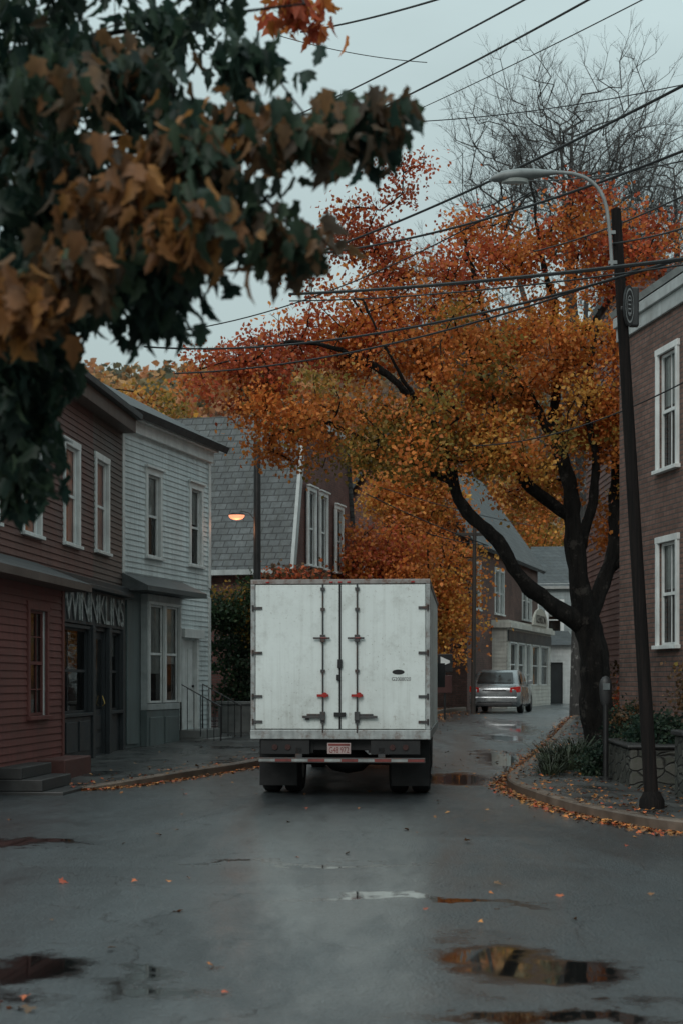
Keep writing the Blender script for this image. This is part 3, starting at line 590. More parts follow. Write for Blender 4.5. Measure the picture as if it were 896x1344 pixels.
for x0,x1 in ((-hw+.055,-.006),(.006,hw-.055)):
    b=B(); b.box(x0,x1,.0,.036,zb+.15,zt-.06); dd=b.obj('cargo_door',TR,[TW],bevel=.008)
    sg=-1 if x0<0 else 1; xr=sg*.235
    g=B(); g.tube([(xr,-.03,zb+.1),(xr,-.03,zt-.045)],.011,8)
    for z in (zb+.25,1.75,2.6,zt-.12): g.box(xr-.03,xr+.03,-.04,-.002,z-.02,z+.02)
    g.obj('lock_rod',dd,[STEEL],smooth=True)
    g=B(); g.box(min(xr,xr+sg*.28),max(xr,xr+sg*.28),-.055,-.035,1.10,1.135)
    g.box(xr-.035,xr+.035,-.07,-.001,1.07,1.19); g.box(min(xr,xr+sg*.22),max(xr,xr+sg*.22),-.05,-.002,1.137,1.16); g.obj('handle',dd,[STEEL],bevel=.004)
    g=B(); g.box(xr-.13,xr+.1,-.05,-.03,2.19,2.215); g.box(xr-.035,xr+.035,-.06,-.001,2.15,2.25); g.obj('upper_handle',dd,[STEEL],bevel=.004)
    g=B(); g.tube([(xr+.03,-.075,1.42),(xr+.03,-.02,1.42)],.036,14); g.box(xr-.08,xr+.08,-.045,-.02,1.395,1.43); g.obj('lamp',dd,[REDL],smooth=True)
    g=B(); g.tube([(xr-.03,-.055,2.205),(xr+.05,-.055,2.205)],.012,8); g.obj('latch',dd,[REDS])
    xh=sg*(hw-.02)
    for z in (1.05,1.4,2.0,2.62):
        g=B(); g.box(min(xh,xh-sg*.13),max(xh,xh-sg*.13),-.022,-.004,z-.018,z+.018); g.tube([(xh,-.02,z-.04),(xh,-.02,z+.04)],.014,8); g.obj('hinge',dd,[STEEL],smooth=True)
g=B(); g.box(-.015,.015,-.012,-.002,zb+.15,zt-.06); g.obj('door_seal',TR,[CHAS])
for x,z,w_,h_ in ((0,1.85,.06,.12),(-.02,1.66,.05,.08),(0,1.15,.16,.06),(-.45,1.1,.05,.05)):
    g=B(); g.box(x-w_/2,x+w_/2,-.045,-.013 if abs(x)<.1 else -.002,z-h_/2,z+h_/2); g.obj('latch_plate',TR,[CHAS],bevel=.004)
g=B(); pts=[(.80+.085*math.cos(a),-.002,1.735+.035*math.sin(a)) for a in [2*math.pi*k/18 for k in range(18)]]; g.poly(pts); g.obj('emblem',TR,[CHAS])
text_obj('lettering','G2008020',.26,.05,CHAS,TR,Mt(.84,-.001,1.64),.001)
for x in (-1.0,-.12,0,.12,1.0):
    g=B(); g.box(x-.025,x+.025,-.025,-.009,zt-.035,zt-.015); g.obj('marker_lamp',TR,[REDL],bevel=.004)
g=B(); g.box(-.48,-.38,.1,8.2,.62,.86); g.box(.38,.48,.1,8.2,.62,.86)
for y in (.15,1.2,2.6,4,5.6): g.box(-.38,.38,y,y+.1,.65,.8)
g.box(-1.0,1.0,.12,.2,.66,.799); g.box(-1.05,-.5,2.9,3.8,.42,.8); g.box(.5,1.05,3.4,4.6,.42,.8)
g.tube([(-1.0,1.35,.46),(-.3,1.35,.46)],.075,10); g.tube([(1.0,1.35,.46),(.3,1.35,.46)],.075,10)
g.obj('chassis',TR,[CHAS])
g=B(); g.loft([[ (x,1.35+r*math.cos(a),.46+r*math.sin(a)) for a in [2*math.pi*k/16 for k in range(16)]] for x,r in ((-.32,.07),(-.22,.16),(0,.2),(.22,.16),(.32,.07))]); g.obj('axle_housing',TR,[CHAS],smooth=True)
g=B(); g.box(-1.13,1.17,-.03,.05,.485,.555); g.box(-.62,-.52,.0,.12,.55,.7); g.box(.52,.62,.0,.12,.55,.7); br=g.obj('underride_bar',TR,[STEEL],bevel=.008)
g=B(); n=10
for i in range(n):
    x=-1.12+2.28*i/n; g.box(x,x+2.28/n-.004,-.035,-.031,.502,.538,i%2)
g.obj('reflective_stripe',br,[WHT,REDS])
g=B(); g.box(-1.1,-.42,-.0,.08,.6,.80); g.box(.42,1.1,-.0,.08,.6,.80); g.obj('rear_panel',TR,[CHAS],bevel=.008)
DIMR=pmat('dim red lens',(.03,.006,.005),.25,.2,8,0)
for x in (-.9,-.72,.72,.9):
    g=B(); g.tube([(x,-.016,.70),(x,0.0,.70)],.04,14); g.obj('tail_light',TR,[DIMR],smooth=True)
g=B(); g.box(-.17,.15,-.05,-.035,.61,.76); pl=g.obj('license_plate',TR,[pmat('plate reddish white',(.36,.27,.26),.4,.25,6,0)],bevel=.004)
g=B(); g.box(-.155,.135,-.053,-.0505,.722,.752); g.obj('plate_band',pl,[REDS]); text_obj('lettering','G48 972',.27,.08,REDS,pl,Mt(-.01,-.0515,.665),.001)
for x in (-.94,.94):
    g=B(); g.box(x-.27,x+.27,.72,.735,.12,.8); g.obj('mud_flap',TR,[RUBBER],bevel=.004)
def wheel(P,x,y,r,w,dual=False,nm='wheel'):
    sides=[x-.16,x+.16] if dual else [x]
    g=B()
    for c in sides:
        prof=[(-w/2,r*.6),(-w/2,r*.9),(-w/2+.03,r*.985),(-w/4,r),(w/4,r),(w/2-.03,r*.985),(w/2,r*.9),(w/2,r*.6)]
        g.loft([[(c+px,y+pr*math.cos(a),r+pr*math.sin(a)) for a in [2*math.pi*k/28 for k in range(28)]] for px,pr in prof],caps=False)
    ty=g.obj('tyre',None,[RUBBER],smooth=True)
    g=B()
    for c in sides: g.loft([[(c+px,y+pr*math.cos(a),r+pr*math.sin(a)) for a in [2*math.pi*k/28 for k in range(28)]] for px,pr in ((-w/2+.01,r*.6),(-w*.2,r*.5),(-w*.1,r*.15),(w*.1,r*.15),(w*.2,r*.5),(w/2-.01,r*.6))])
    rm_=g.obj('rim',None,[RIM],smooth=True)
    g=B(); g.tube([(x-.1,y,r),(x+.1,y,r)],r*.16,12); h_=g.obj('wheel',P,[STEEL],smooth=True)
    ty.parent=h_; rm_.parent=h_
for x in (-.92,.92): wheel(TR,x,1.25,.46,.26,True)
for x in (-.98,.98): wheel(TR,x,7.2,.46,.26)
g=B()
def cabring(y,z0,z1,w): return [(-w,y,z0),(w,y,z0),(w,y,z1-.1),(w-.12,y,z1),(-w+.12,y,z1),(-w,y,z1-.1)]
g.loft([cabring(6.45,.6,2.5,1.05),cabring(7.6,.6,2.5,1.05),cabring(8.3,.6,1.6,1.02),cabring(9.0,.55,1.45,.98)]); g.obj('cab',TR,[TW],bevel=.04)
for sg in (-1,1):
    g=B(); g.box(sg*1.0555-.0025,sg*1.0555+.0025,6.8,7.5,1.6,2.3); g.obj('cab_window',TR,[DARK])
    g=B(); g.box(sg*1.25-.09,sg*1.25+.09,7.6,7.66,1.5,1.95); g.tube([(sg*1.04,7.65,1.9),(sg*1.25,7.63,1.9)],.015,6); g.obj('mirror',TR,[CHAS])
# ------------------------------------------------------------------ silver car
CR=thing('parked_car','silver hatchback car with red tail lights parked on the wet street','car',(5.1,51,gz(52)),rad(-13))
SIL=pmat('silver car paint',(.22,.235,.245),.28,.12,2,0,metal=.55,coat=.6); CG=pmat('car glass',(.02,.024,.026),.06,.2,2,0); CP=pmat('dark car plastic',(.03,.03,.032),.5,.3,5,.1)
def ring(y,w,z0,z1,r=.1):
    return [(-w+r,y,z0),(w-r,y,z0),(w,y,z0+r),(w*1.0,y,(z0+z1)/2),(w-.03,y,z1-r),(w-r-.04,y,z1),(-w+r+.04,y,z1),(-w+.03,y,z1-r),(-w,y,(z0+z1)/2),(-w,y,z0+r)]
g=B(); g.loft([ring(.0,.72,.34,.80,.08),ring(.05,.80,.27,.90,.1),ring(.2,.86,.22,.98,.1),ring(.9,.885,.2,.99,.1),ring(2.2,.885,.2,.97,.1),ring(3.2,.88,.2,.93,.1),ring(3.9,.85,.22,.82,.1),ring(4.25,.76,.28,.7,.1),ring(4.35,.62,.34,.62,.08)]); g.obj('body',CR,[SIL],smooth=True)
def cring(y,w,z): return [(-w,y,.93),(w,y,.93),(w-.09,y,z-.1),(w-.2,y,z),(-w+.2,y,z),(-w+.09,y,z-.1)]
g=B(); g.loft([cring(.22,.78,.97),cring(.45,.79,1.18),cring(.85,.80,1.42),cring(1.6,.81,1.47),cring(2.3,.81,1.43),cring(2.8,.8,1.2),cring(3.2,.78,.96)]); g.obj('cabin',CR,[SIL],smooth=True)
g=B(); g.quad((-.62,.22,1.02),(.62,.22,1.02),(.54,.64,1.375),(-.54,.64,1.375)); g.obj('rear_window',CR,[CG])
for sg in (-1,1):
    for y0,y1,za,zc in ((.75,1.4,1.3,1.38),(1.47,2.25,1.38,1.35)):
        g=B(); g.quad((sg*.825,y0,1.0),(sg*.825,y1,1.0),(sg*.755,y1-.08,zc-.03),(sg*.755,y0+.1,za-.0)); g.obj('side_window',CR,[CG])
g=B(); g.box(-.78,.78,-.05,.14,.36,.56); g.obj('bumper',CR,[SIL],bevel=.04)
g=B(); g.box(-.6,.6,-.03,.1,.24,.35); g.obj('lower_bumper',CR,[CP],bevel=.02)
for sg in (-1,1):
    g=B(); g.loft([[(sg*.52,-.015,.70),(sg*.52,-.015,.86),(sg*.52,.15,.86),(sg*.52,.15,.70)],[(sg*.78,.03,.70),(sg*.80,.05,.90),(sg*.80,.2,.90),(sg*.79,.2,.70)],[(sg*.865,.16,.72),(sg*.865,.18,.9),(sg*.84,.25,.9),(sg*.84,.25,.72)]]); g.obj('tail_light',CR,[CREDL],bevel=.01)
    g=B(); g.loft([[(sg*.84,2.72,.98),(sg*.84,2.85,.98),(sg*.84,2.85,1.08),(sg*.84,2.72,1.08)],[(sg*1.02,2.72,1.0),(sg*1.02,2.82,1.0),(sg*1.0,2.82,1.12),(sg*1.0,2.72,1.12)]]); g.obj('mirror',CR,[SIL],bevel=.01)
g=B(); g.box(-.24,.24,-.065,-.052,.41,.52); g.obj('license_plate',CR,[WHT])
g=B(); g.box(-.4,.4,-.012,.05,.74,.79); g.obj('boot_trim',CR,[CP],bevel=.01)
for x in (-.78,.78):
    for y in (.8,3.45): wheel(CR,x,y,.31,.2)
# ------------------------------------------------------------------ street lamp + poles + signs
PX,PY=3.62,17.8
SL=thing('street_lamp','leaning dark brown street lamp pole with grey cobra head lamp','street lamp',(PX,PY,.12))
t=NT('weathered dark pole'); n=t.noise(1,6,.7,t.mapping((40,40,1.2))); t.lk(t.mix(t.mr(n,.4,.65,0,1),(.004,.0035,.0035),(.015,.010,.009)),t.p.inputs['Base Color']); t.p.inputs['Roughness'].default_value=.8; t.p.inputs['Specular IOR Level'].default_value=.2; t.bump(n,1,.02); POLE=t.m
LG=pmat('grey lamp housing',(.13,.15,.155),.5,.3,6,.1); LGP=pmat('pale lamp housing',(.22,.235,.235),.45,.3,6,.1)
b=B(); b.tube([(0,0,-.05),(0,0,.12),(-.01,0,.2),(-.21,0,3.5),(-.42,0,7.0)],[.11,.11,.082,.072,.058],14); b.obj('pole',SL,[POLE],smooth=True)
b=B(); b.tube([(0,0,0),(0,0,.1),(0,0,.2)],[.15,.145,.095],14); b.obj('base',SL,[POLE],smooth=True)
armp=smooth_line([(-.47,-.03,6.3,0),(-.50,-.03,6.75,0),(-.56,-.03,7.1,0),(-.70,0,7.32,0),(-.94,0,7.42,0),(-1.25,0,7.43,0)],.08)[:,:3]
b=B(); b.tube(armp,.021,10); b.box(-.51,-.39,-.05,.0,6.35,6.39); b.box(-.51,-.39,-.05,.0,6.7,6.74); b.obj('arm',SL,[LGP],smooth=True)
b=B(); rr=[]
for x,w,h0,h1,zc in ((-1.12,.028,.025,.025,7.43),(-1.22,.045,.035,.035,7.425),(-1.36,.085,.06,.05,7.41),(-1.55,.12,.075,.06,7.395),(-1.74,.11,.065,.06,7.38),(-1.88,.035,.02,.035,7.36)):
    rr.append([(x,w*math.cos(a),zc+(h0 if math.sin(a)>0 else h1)*math.sin(a)) for a in [2*math.pi*k/16 for k in range(16)]])
b.loft(rr); b.obj('lamp_head',SL,[LGP],smooth=True)
b=B(); b.loft([[(x,w*math.cos(a),zz) for a in [2*math.pi*k/12 for k in range(12)] for x in [-1.6+.16*math.sin(a)]] for w,zz in ((.09,7.345),(.07,7.31),(.03,7.30))]); b.obj('lamp_lens',SL,[pmat('lamp lens',(.45,.48,.46),.2,.1,4,0)],smooth=True)
PQ=thing('pole_sign','small black oval emblem sign bracketed on the lamp pole','sign',(PX-.33,PY-.1,5.62))
b=B(); pts=[(.075*math.cos(a),.24*math.sin(a)) for a in [2*math.pi*k/24 for k in range(24)]]
M_=Matrix.Rotation(rad(30),4,'Z')
b.loft([[tuple(M_@Vector((x+.04,-.03,z+.35))) for x,z in pts],[tuple(M_@Vector((x+.04,0,z+.35))) for x,z in pts]]); b.obj('board',PQ,[BLACKM])
b=B(); b.box(.06,.17,.03,.12,.12,.58); b.box(-.05,.1,.03,.07,.30,.36); b.obj('bracket_box',PQ,[BLACKM],bevel=.03)
b=B(); 
for s_ in (.85,.5):
    for k in range(24):
        a0=2*math.pi*k/24;a1=2*math.pi*(k+1)/24
        q=[M_@Vector((.04+.075*s_*f*math.cos(a),-.034,.35+.24*s_*f*math.sin(a))) for a,f in ((a0,1),(a1,1),(a1,.88),(a0,.88))]; b.quad(*q)
for k in range(4): q=[M_@Vector((.04+x,-.034,.35+z)) for x,z in ((-.02,.07-.05*k),(.02,.07-.05*k),(.02,.055-.05*k),(-.02,.055-.05*k))]; b.quad(*q)
b.obj('emblem',PQ,[pmat('pale sign paint',(.22,.23,.23),.5,.3,8,0)])
LP=thing('street_lamp','tall black pole with small lit warm globe street lamp','street lamp',(-2.05,37.2,gz(37)+.1))
b=B(); b.tube([(0,0,-.1),(0,0,3),(0,0,7.1)],[.10,.095,.085],12); b.obj('pole',LP,[BLACKM],smooth=True)
b=B(); b.tube([(0,0,5.15),(-.2,0,5.38),(-.35,0,5.42),(-.5,0,5.38)],.012,8); b.obj('arm',LP,[BLACKM],smooth=True)
b=B(); b.loft([[(-.5+r*math.cos(a)*1.6,r*math.sin(a),z) for a in [2*math.pi*k/16 for k in range(16)]] for r,z in ((.03,5.40),(.10,5.38),(.125,5.345),(.125,5.33))]); b.obj('lamp_shade',LP,[BLACKM],smooth=True)
b=B(); b.loft([[(-.5+r*math.cos(a)*1.6,r*math.sin(a),z) for a in [2*math.pi*k/16 for k in range(16)]] for r,z in ((.12,5.328),(.12,5.29),(.09,5.24),(.04,5.215),(.01,5.21))]); b.obj('bulb',LP,[pmat('lit lamp bulb',(.9,.4,.22),.4,0,2,0,emis=(1,.36,.20),estr=1.15)],smooth=True)
li=bpy.data.lights.new('lamp_glow','POINT'); li.energy=9; li.color=(1,.42,.2); li.shadow_soft_size=.15; lo=bpy.data.objects.new('lamp_glow',li); COL.objects.link(lo); lo.parent=LP; lo.location=(-.5,-.0,5.02)
UP=thing('utility_pole','weathered wooden utility pole beside brick shop house','utility pole',(4.35,50.5,gz(50)+.1)); b=B(); b.tube([(0,0,-.1),(.05,0,6.3)],[.085,.065],10); b.obj('pole',UP,[WOODD],smooth=True)
b=B(); b.box(-.6,.65,-.04,.04,5.8,5.9); b.obj('crossarm',UP,[WOODD])
for x in (-.5,-.25,.3,.55): b=B(); b.tube([(x,0,5.9),(x,0,6.0)],[.025,.035],8); b.obj('insulator',UP,[LG])
SG=thing('street_sign','dark square street signs on a short metal post by kerb','sign',(2.9,43,gz(43)+.12)); b=B(); b.tube([(0,0,0),(0,0,1.85)],.03,8); b.obj('post',SG,[BLACKM])
b=B(); b.box(-.2,.22,-.05,-.03,1.35,1.85); b.obj('upper_board',SG,[BLACKM],bevel=.01); b=B(); b.box(-.22,.2,-.05,-.03,.75,1.25); b.obj('lower_board',SG,[pmat('maroon sign',(.06,.02,.018),.5,.3,4,0)],bevel=.01)
b=B(); b.quad((-.12,-.056,1.5),(.14,-.056,1.6),(.14,-.056,1.66),(-.12,-.056,1.78)); b.obj('symbol',SG,[WHITE]); b=B(); b.box(-.18,-.1,-.058,-.052,1.38,1.45); b.obj('reflector',SG,[pmat('amber reflector',(.6,.4,.05),.3,.1,3,0)])
PM=thing('parking_meter','dark grey parking meter with domed head on post','parking meter',(3.98,23.0,.12)); b=B(); b.tube([(0,0,0),(0,0,.04),(0,0,.05),(0,0,1.15)],[.1,.1,.045,.042],10); b.obj('post',PM,[BLACKM],smooth=True)
b=B(); b.loft([[(w*math.cos(a),.7*w*math.sin(a),z) for a in [2*math.pi*k/14 for k in range(14)]] for w,z in ((.05,1.12),(.08,1.18),(.095,1.3),(.10,1.42),(.085,1.5),(.05,1.55),(.01,1.57))]); h_=b.obj('head',PM,[CP],smooth=True)
b=B(); b.box(-.05,.05,-.078,-.06,1.36,1.46); b.obj('display',h_,[LG])
p=thing('garden_wall','low grey concrete garden wall with sloped coping','wall',(-3.0,37.2,.3),rad(-25)); b=B(); b.box(0,1.6,0,.25,-.3,.75); b.obj('wall',p,[CONC],bevel=.01); b=B(); b.box(-.05,1.65,-.05,.3,.751,.83); b.obj('coping',p,[CONC],bevel=.015)
t=NT('fieldstone'); wv=t.N.new('ShaderNodeTexNoise'); wv.inputs['Scale'].default_value=3; t.lk(t.co,wv.inputs['Vector']); wa=t.N.new('ShaderNodeVectorMath'); wa.operation='MULTIPLY_ADD'; t.lk(wv.outputs['Color'],wa.inputs[0]); wa.inputs[1].default_value=(.2,.2,.2); t.lk(t.mapping((1,1,1.6)),wa.inputs[2])
v=t.N.new('ShaderNodeTexVoronoi'); v.inputs['Scale'].default_value=4; t.lk(wa.outputs[0],v.inputs['Vector']); v2=t.N.new('ShaderNodeTexVoronoi'); v2.feature='DISTANCE_TO_EDGE'; v2.inputs['Scale'].default_value=4; t.lk(wa.outputs[0],v2.inputs['Vector'])
e=t.mr(v2.outputs['Distance'],0,.09,0,1); g_=t.sep(v.outputs['Color'])[0]; cc=t.mix(g_,(.03,.03,.028),(.085,.08,.07)); cc=t.mix(t.mr(t.noise(14,5),.4,.7,0,.5),cc,(.05,.06,.035)); t.lk(t.mix(e,(.012,.012,.011),cc),t.p.inputs['Base Color']); t.p.inputs['Roughness'].default_value=.75; t.bump(t.math('ADD',e,t.math('MULTIPLY',t.noise(20,4),.3)),.8,.03); STONE=t.m
p=thing('stone_planter','low fieldstone planter wall with mortared stones','planter',(4.0,21.2,.12),rad(-3)); b=B(); b.box(0,1.6,0,2.6,-.1,.55); b.obj('wall',p,[STONE],bevel=.04); b=B(); b.box(-.03,1.63,-.03,2.63,.551,.60); b.obj('coping',p,[DSTONE],bevel=.02)
p=thing('stone_pier','square stone pier with flat cap','pier',(4.25,18.9,.12)); b=B(); b.box(0,.6,0,.6,-.1,.8); b.obj('shaft',p,[STONE],bevel=.04); b=B(); b.box(-.04,.64,-.04,.64,.801,.87); b.obj('cap',p,[DSTONE],bevel=.02)
# ------------------------------------------------------------------ overhead wires
WIRE=pmat('black cable',(.008,.009,.010),.6,.2,5,0)
def V3(px,py,d): return np.array([(px-448)/2000*d,d,1.6+(895-py)/2000*d])
W_=[((330,177,30),(760,-40,14),.15,.011),((390,190,30),(860,-50,14),.2,.013),((500,165,34),(900,-30,17),.1,.008),((400,338,26),(980,68,15),.25,.017),((395,42,22),(640,-22,16),.1,.012),
 ((360,45,26),(560,82,26),.15,.007),((380,160,26),(980,92,20),.5,.008),((380,386,24),(960,332,15),.12,.022),((190,455,27),(940,325,16),.75,.016),((380,336,26),(960,172,16),.5,.016),((230,490,26),(840,352,17.9),.55,.013),
 ((700,330,26),(960,225,18),.2,.012),((480,648,48),(640,716,50.5),.15,.018),((180,440,27),(700,250,20),.8,.010),((620,585,26),(900,500,20),.4,.010),((500,640,45),(700,690,60),.2,.015),((560,700,48),(640,716,50.5),.1,.015),
 ((800,320,17.9),(980,270,14),.1,.010),((640,235,25),(980,190,15),.3,.009),((380,395,24),(960,338,15.5),.2,.010)]
for p0,p1,sag,r in W_:
    a=V3(*p0);c=V3(*p1); b=B(); n=26; pts=[]
    for i in range(n+1):
        q=i/n; p=a+(c-a)*q; p[2]-=4*sag*q*(1-q)*.5; pts.append(p)
    b.tube(pts,r,6); o=b.obj('overhead_wire',None,[WIRE],smooth=True); tag(o,'black overhead utility wire strung across the street','wire','overhead wires across the street')
# ------------------------------------------------------------------ hero maple
tr=[[(5.15,30,.05,.50),(5.12,30,.4,.35),(5.0,30,1.2,.30),(4.98,30,2.1,.29),(4.75,30,3.05,.24)],
 [(4.85,30,2.7,.22),(4.1,29.8,3.1,.17),(3.5,29.6,3.6,.15),(3.0,29.4,4.3,.13),(2.25,29.3,5.1,.115),(2.0,29.3,6.0,.10),(1.5,29.3,6.9,.08),(.6,29.4,7.7,.06),(-.6,29.2,8.1,.04),(-1.6,29,8.0,.025)],
 [(4.78,30,2.9,.24),(4.6,30,4.2,.19),(4.5,30,5.4,.155),(4.2,30.2,6.8,.11),(4.35,30.4,8.4,.08),(4.0,30.5,10.2,.045),(3.8,30.6,11.8,.025)],
 [(4.5,30,4.9,.13),(3.8,29.9,5.3,.11),(2.9,29.8,6.2,.09),(2.0,29.8,7.1,.07),(1.2,30,8.6,.045),(.7,30.3,10.2,.025)],
 [(4.85,30,2.9,.17),(5.35,30.2,4.1,.13),(5.5,30.5,5.8,.10),(5.75,30.8,8,.07),(5.6,31,10.5,.035)],
 [(4.4,30.1,6.2,.09),(3.6,30.2,7.4,.07),(2.9,30.5,8.8,.055),(2.5,30.8,10.6,.03)],
 [(4.68,30,4.2,.11),(5.0,29.9,5.5,.08),(4.85,30.0,7.0,.055),(5.1,30.2,9,.035)],
 [(2.2,29.35,5.4,.075),(1.3,29.2,5.8,.055),(.3,29,6.3,.04),(-.7,28.8,6.6,.03)],[(5.2,30.2,3.7,.09),(5.9,30.1,4.4,.07),(6.6,30,5.4,.035)],
 [(3.3,29.85,5.8,.06),(2.9,29.3,7.0,.045),(2.2,29.1,8.3,.03)],[(1.6,29.3,6.8,.045),(1.0,28.8,7.6,.03),(.4,28.7,8.8,.02)]]
lo_=[(-1.9,29,7.6,1.15,1.3,.8,28),(-.7,29,6.5,1.2,1.4,.9,38),(.3,29.8,8.4,1.7,1.6,1.15,60),(1.2,29,6.2,1.6,1.5,.85,52),(.6,30.3,10.3,1.2,1.2,.95,22),(2.3,30.6,9.8,1.7,1.6,1.25,42),(2.6,29.8,7.7,1.7,1.8,1.4,66),(3.0,29,6.1,1.5,1.2,.6,28),(4.4,29.9,8.0,1.5,1.6,1.6,60),(4.2,30.6,10.4,1.4,1.4,1.0,26),(5.8,30.8,10.2,1.3,1.3,1.0,24),(5.5,30.6,6.5,1.0,1.2,1.4,28),(1.2,30,11.6,.6,.6,.5,4),(4.6,30,11.3,.7,.7,.5,5),(5.7,31,4.6,.55,.8,.9,16),(4.0,31,5.6,.9,.8,.7,14),(5.0,30.2,7.0,.8,.8,1.0,14),(6.0,30,5.6,.6,.8,.8,14),(5.9,30,8.4,1.0,1.0,1.0,22)]
pl_=[['red','red','orange'],['orange','olive','orange'],['orange','orange','red'],['olive','olive','orange'],['red','red','orange'],['orange','red'],['orange','orange','orange','olive'],['olive','orange','yellow'],['orange','orange','yellow'],['orange','orange','red'],['red','orange'],['orange','orange','olive'],['red'],['red'],['orange','orange'],['yellow','orange'],['orange'],['orange','red'],['orange','red','orange']]
make_tree('maple_tree','large spreading maple tree with orange red and olive autumn leaves','tree',tr,lo_,pl_,130,.08,.25,rtwig=.0088,rough=.05,twigs=2,pure=.93)
def simple(name,label,x,y,h,rx,rz,pal,n,nl,ls,sp,g0=None,bark=None,twigs=0,tz=.0,rt=.012,power=.5,cz=None,upb=0):
    z=gz(y); cz=cz if cz is not None else z+h-rz
    tk=[[(x,y,z-.1,.014*h+.06),(x+R.uniform(-.2,.2),y,z+h*.3,.010*h+.03),(x+R.uniform(-.4,.4),y+R.uniform(-.3,.3),z+h*.62,.006*h+.02),(x+R.uniform(-.5,.5),y,z+h*.85,.02)]]
    for k in range(6 if upb else 5):
        a=R.uniform(0,6.28); q=z+h*R.uniform(.25,.5); tk.append([(x,y,q,.006*h+.02),(x+math.cos(a)*rx*.35,y+math.sin(a)*rx*.3,q+h*.15,.004*h+.015),(x+math.cos(a)*rx*.6,y+math.sin(a)*rx*.5,q+h*.32,.02)])
    l=[]; 
    for k in range(5): a=k*1.26+R.uniform(-.3,.3); l.append((x+math.cos(a)*rx*.5,y+math.sin(a)*rx*.5,cz+R.uniform(-.35,.45)*rz,rx*.6,rx*.6,rz*.6,n//5))
    return make_tree(name,label,'tree',tk,l,[pal]*5,nl,ls,sp,rtwig=rt,bark=bark,twigs=twigs,power=power,step=.7,group=g0,upb=upb)
simple('bare_tree','tall leafless tree with fine grey twigs',7.2,46,21.2,4.2,6.0,['red'],1500,0,.1,.75,bark=BARKG,twigs=3,rt=.0072,power=.6,upb=1.3)
simple('bare_tree','tall leafless tree with fine grey twigs',11.5,52,21.5,4.5,6.5,['red'],1000,0,.1,.9,bark=BARKG,twigs=3,rt=.008,power=.6,upb=1.3)
simple('bare_tree','tall leafless tree with fine grey twigs',6.2,78,25,4.6,7.0,['red'],900,0,.1,1.0,bark=BARKG,twigs=3,rt=.012,power=.6,upb=1.3)
AT=[(1.0,49.5,6.6,1.8,2.8,['orange','red','orange'],'red and orange autumn tree behind the truck'),(3.0,52,7.2,1.7,3.3,['orange','yellow','orange'],'orange autumn tree beside the brick shop house'),(2.5,54,10.2,2.0,3.2,['yellow','orange','orange'],'golden autumn tree in front of brick gable'),(-1.35,42.0,4.2,.6,.7,['red','brown'],'small dark red tree beside slate roofed house'),
 (1.5,62,12,3.2,4.2,['orange','yellow','orange'],'tall orange autumn tree behind rooftops'),(5.0,90,15.5,4.2,5.5,['yellow','orange'],'tall golden autumn tree behind rooftops'),(11,98,15.5,4.8,6,['yellow','orange','olive'],'tall golden autumn tree behind rooftops'),(19,92,14,4.6,5,['orange','brown','olive'],'broad orange tree beside grey clapboard house'),
 (-5.5,62,12.6,3.6,4.6,['orange','yellow','yellow'],'orange and golden autumn tree behind slate roof'),(-11,75,16.0,4.6,6,['orange','olive','yellow'],'large autumn tree turning from green to orange'),(9.5,44,4.6,1.6,2.0,['orange','brown','red'],'rusty orange tree behind the pavement'),(14.5,66,9,2.6,3.6,['orange','yellow'],'golden autumn tree behind pavement')]
for x,y,h,rx,rz,pal,lb in AT: simple('autumn_tree',lb,x,y,h,rx,rz,pal,150,70 if y<60 else 60,.12 if y<60 else .2,.34 if y<60 else .5)
def shrub(name,label,base,lobes,pals,nl,ls,sp,tmpl=T_SM,cat='shrub',down=.3):
    tk=[[(base[0],base[1],base[2],.05),(base[0],base[1],base[2]+.3,.04),(lobes[0][0],lobes[0][1],lobes[0][2],.02)]]
    return make_tree(name,label,cat,tk,lobes,pals,nl,ls,sp,tmpl,rtwig=.004,down=down,step=.3,jit=.04)
shrub('green_shrub','tall dark green shrub against the white house corner',(-2.7,37.8,.3),[(-2.45,37.8,2.2,.85,.7,1.5,70),(-2.35,37.5,3.4,.85,.6,.8,40),(-2.95,36.9,3.2,.5,.3,.5,22),(-2.3,38,1.0,.6,.5,.7,25)],[['shrub','green'],['shrub','olive'],['shrub','green'],['green']],70,.09,.18)
shrub('brown_shrub','brown leafed shrub above the stone pier',(4.55,19.2,.9),[(4.6,19.3,1.5,.4,.4,.5,40)],[['brown','olive','brown']],60,.05,.11)
shrub('green_shrub','low dark green shrub behind the stone planter',(4.4,22.5,.5),[(4.6,22.2,.85,.45,.9,.3,50),(4.7,24.4,.9,.4,.6,.5,40),(4.05,24.0,.4,.3,.4,.28,20)],[['green','dgreen'],['green','dgreen','brown'],['dgreen','green']],60,.055,.12)
shrub('orange_shrub','orange autumn shrub behind the pavement',(7.0,36,.3),[(7.0,36,1.2,1.0,1.5,1.0,60),(6.4,33,1.0,.6,.8,.7,40)],[['orange','brown'],['red','brown']],70,.08,.2)
GT=thing('ornamental_grass','arching dark green ornamental grass clumps at kerb','plant',(3.7,25.6,.16))
bb=B()
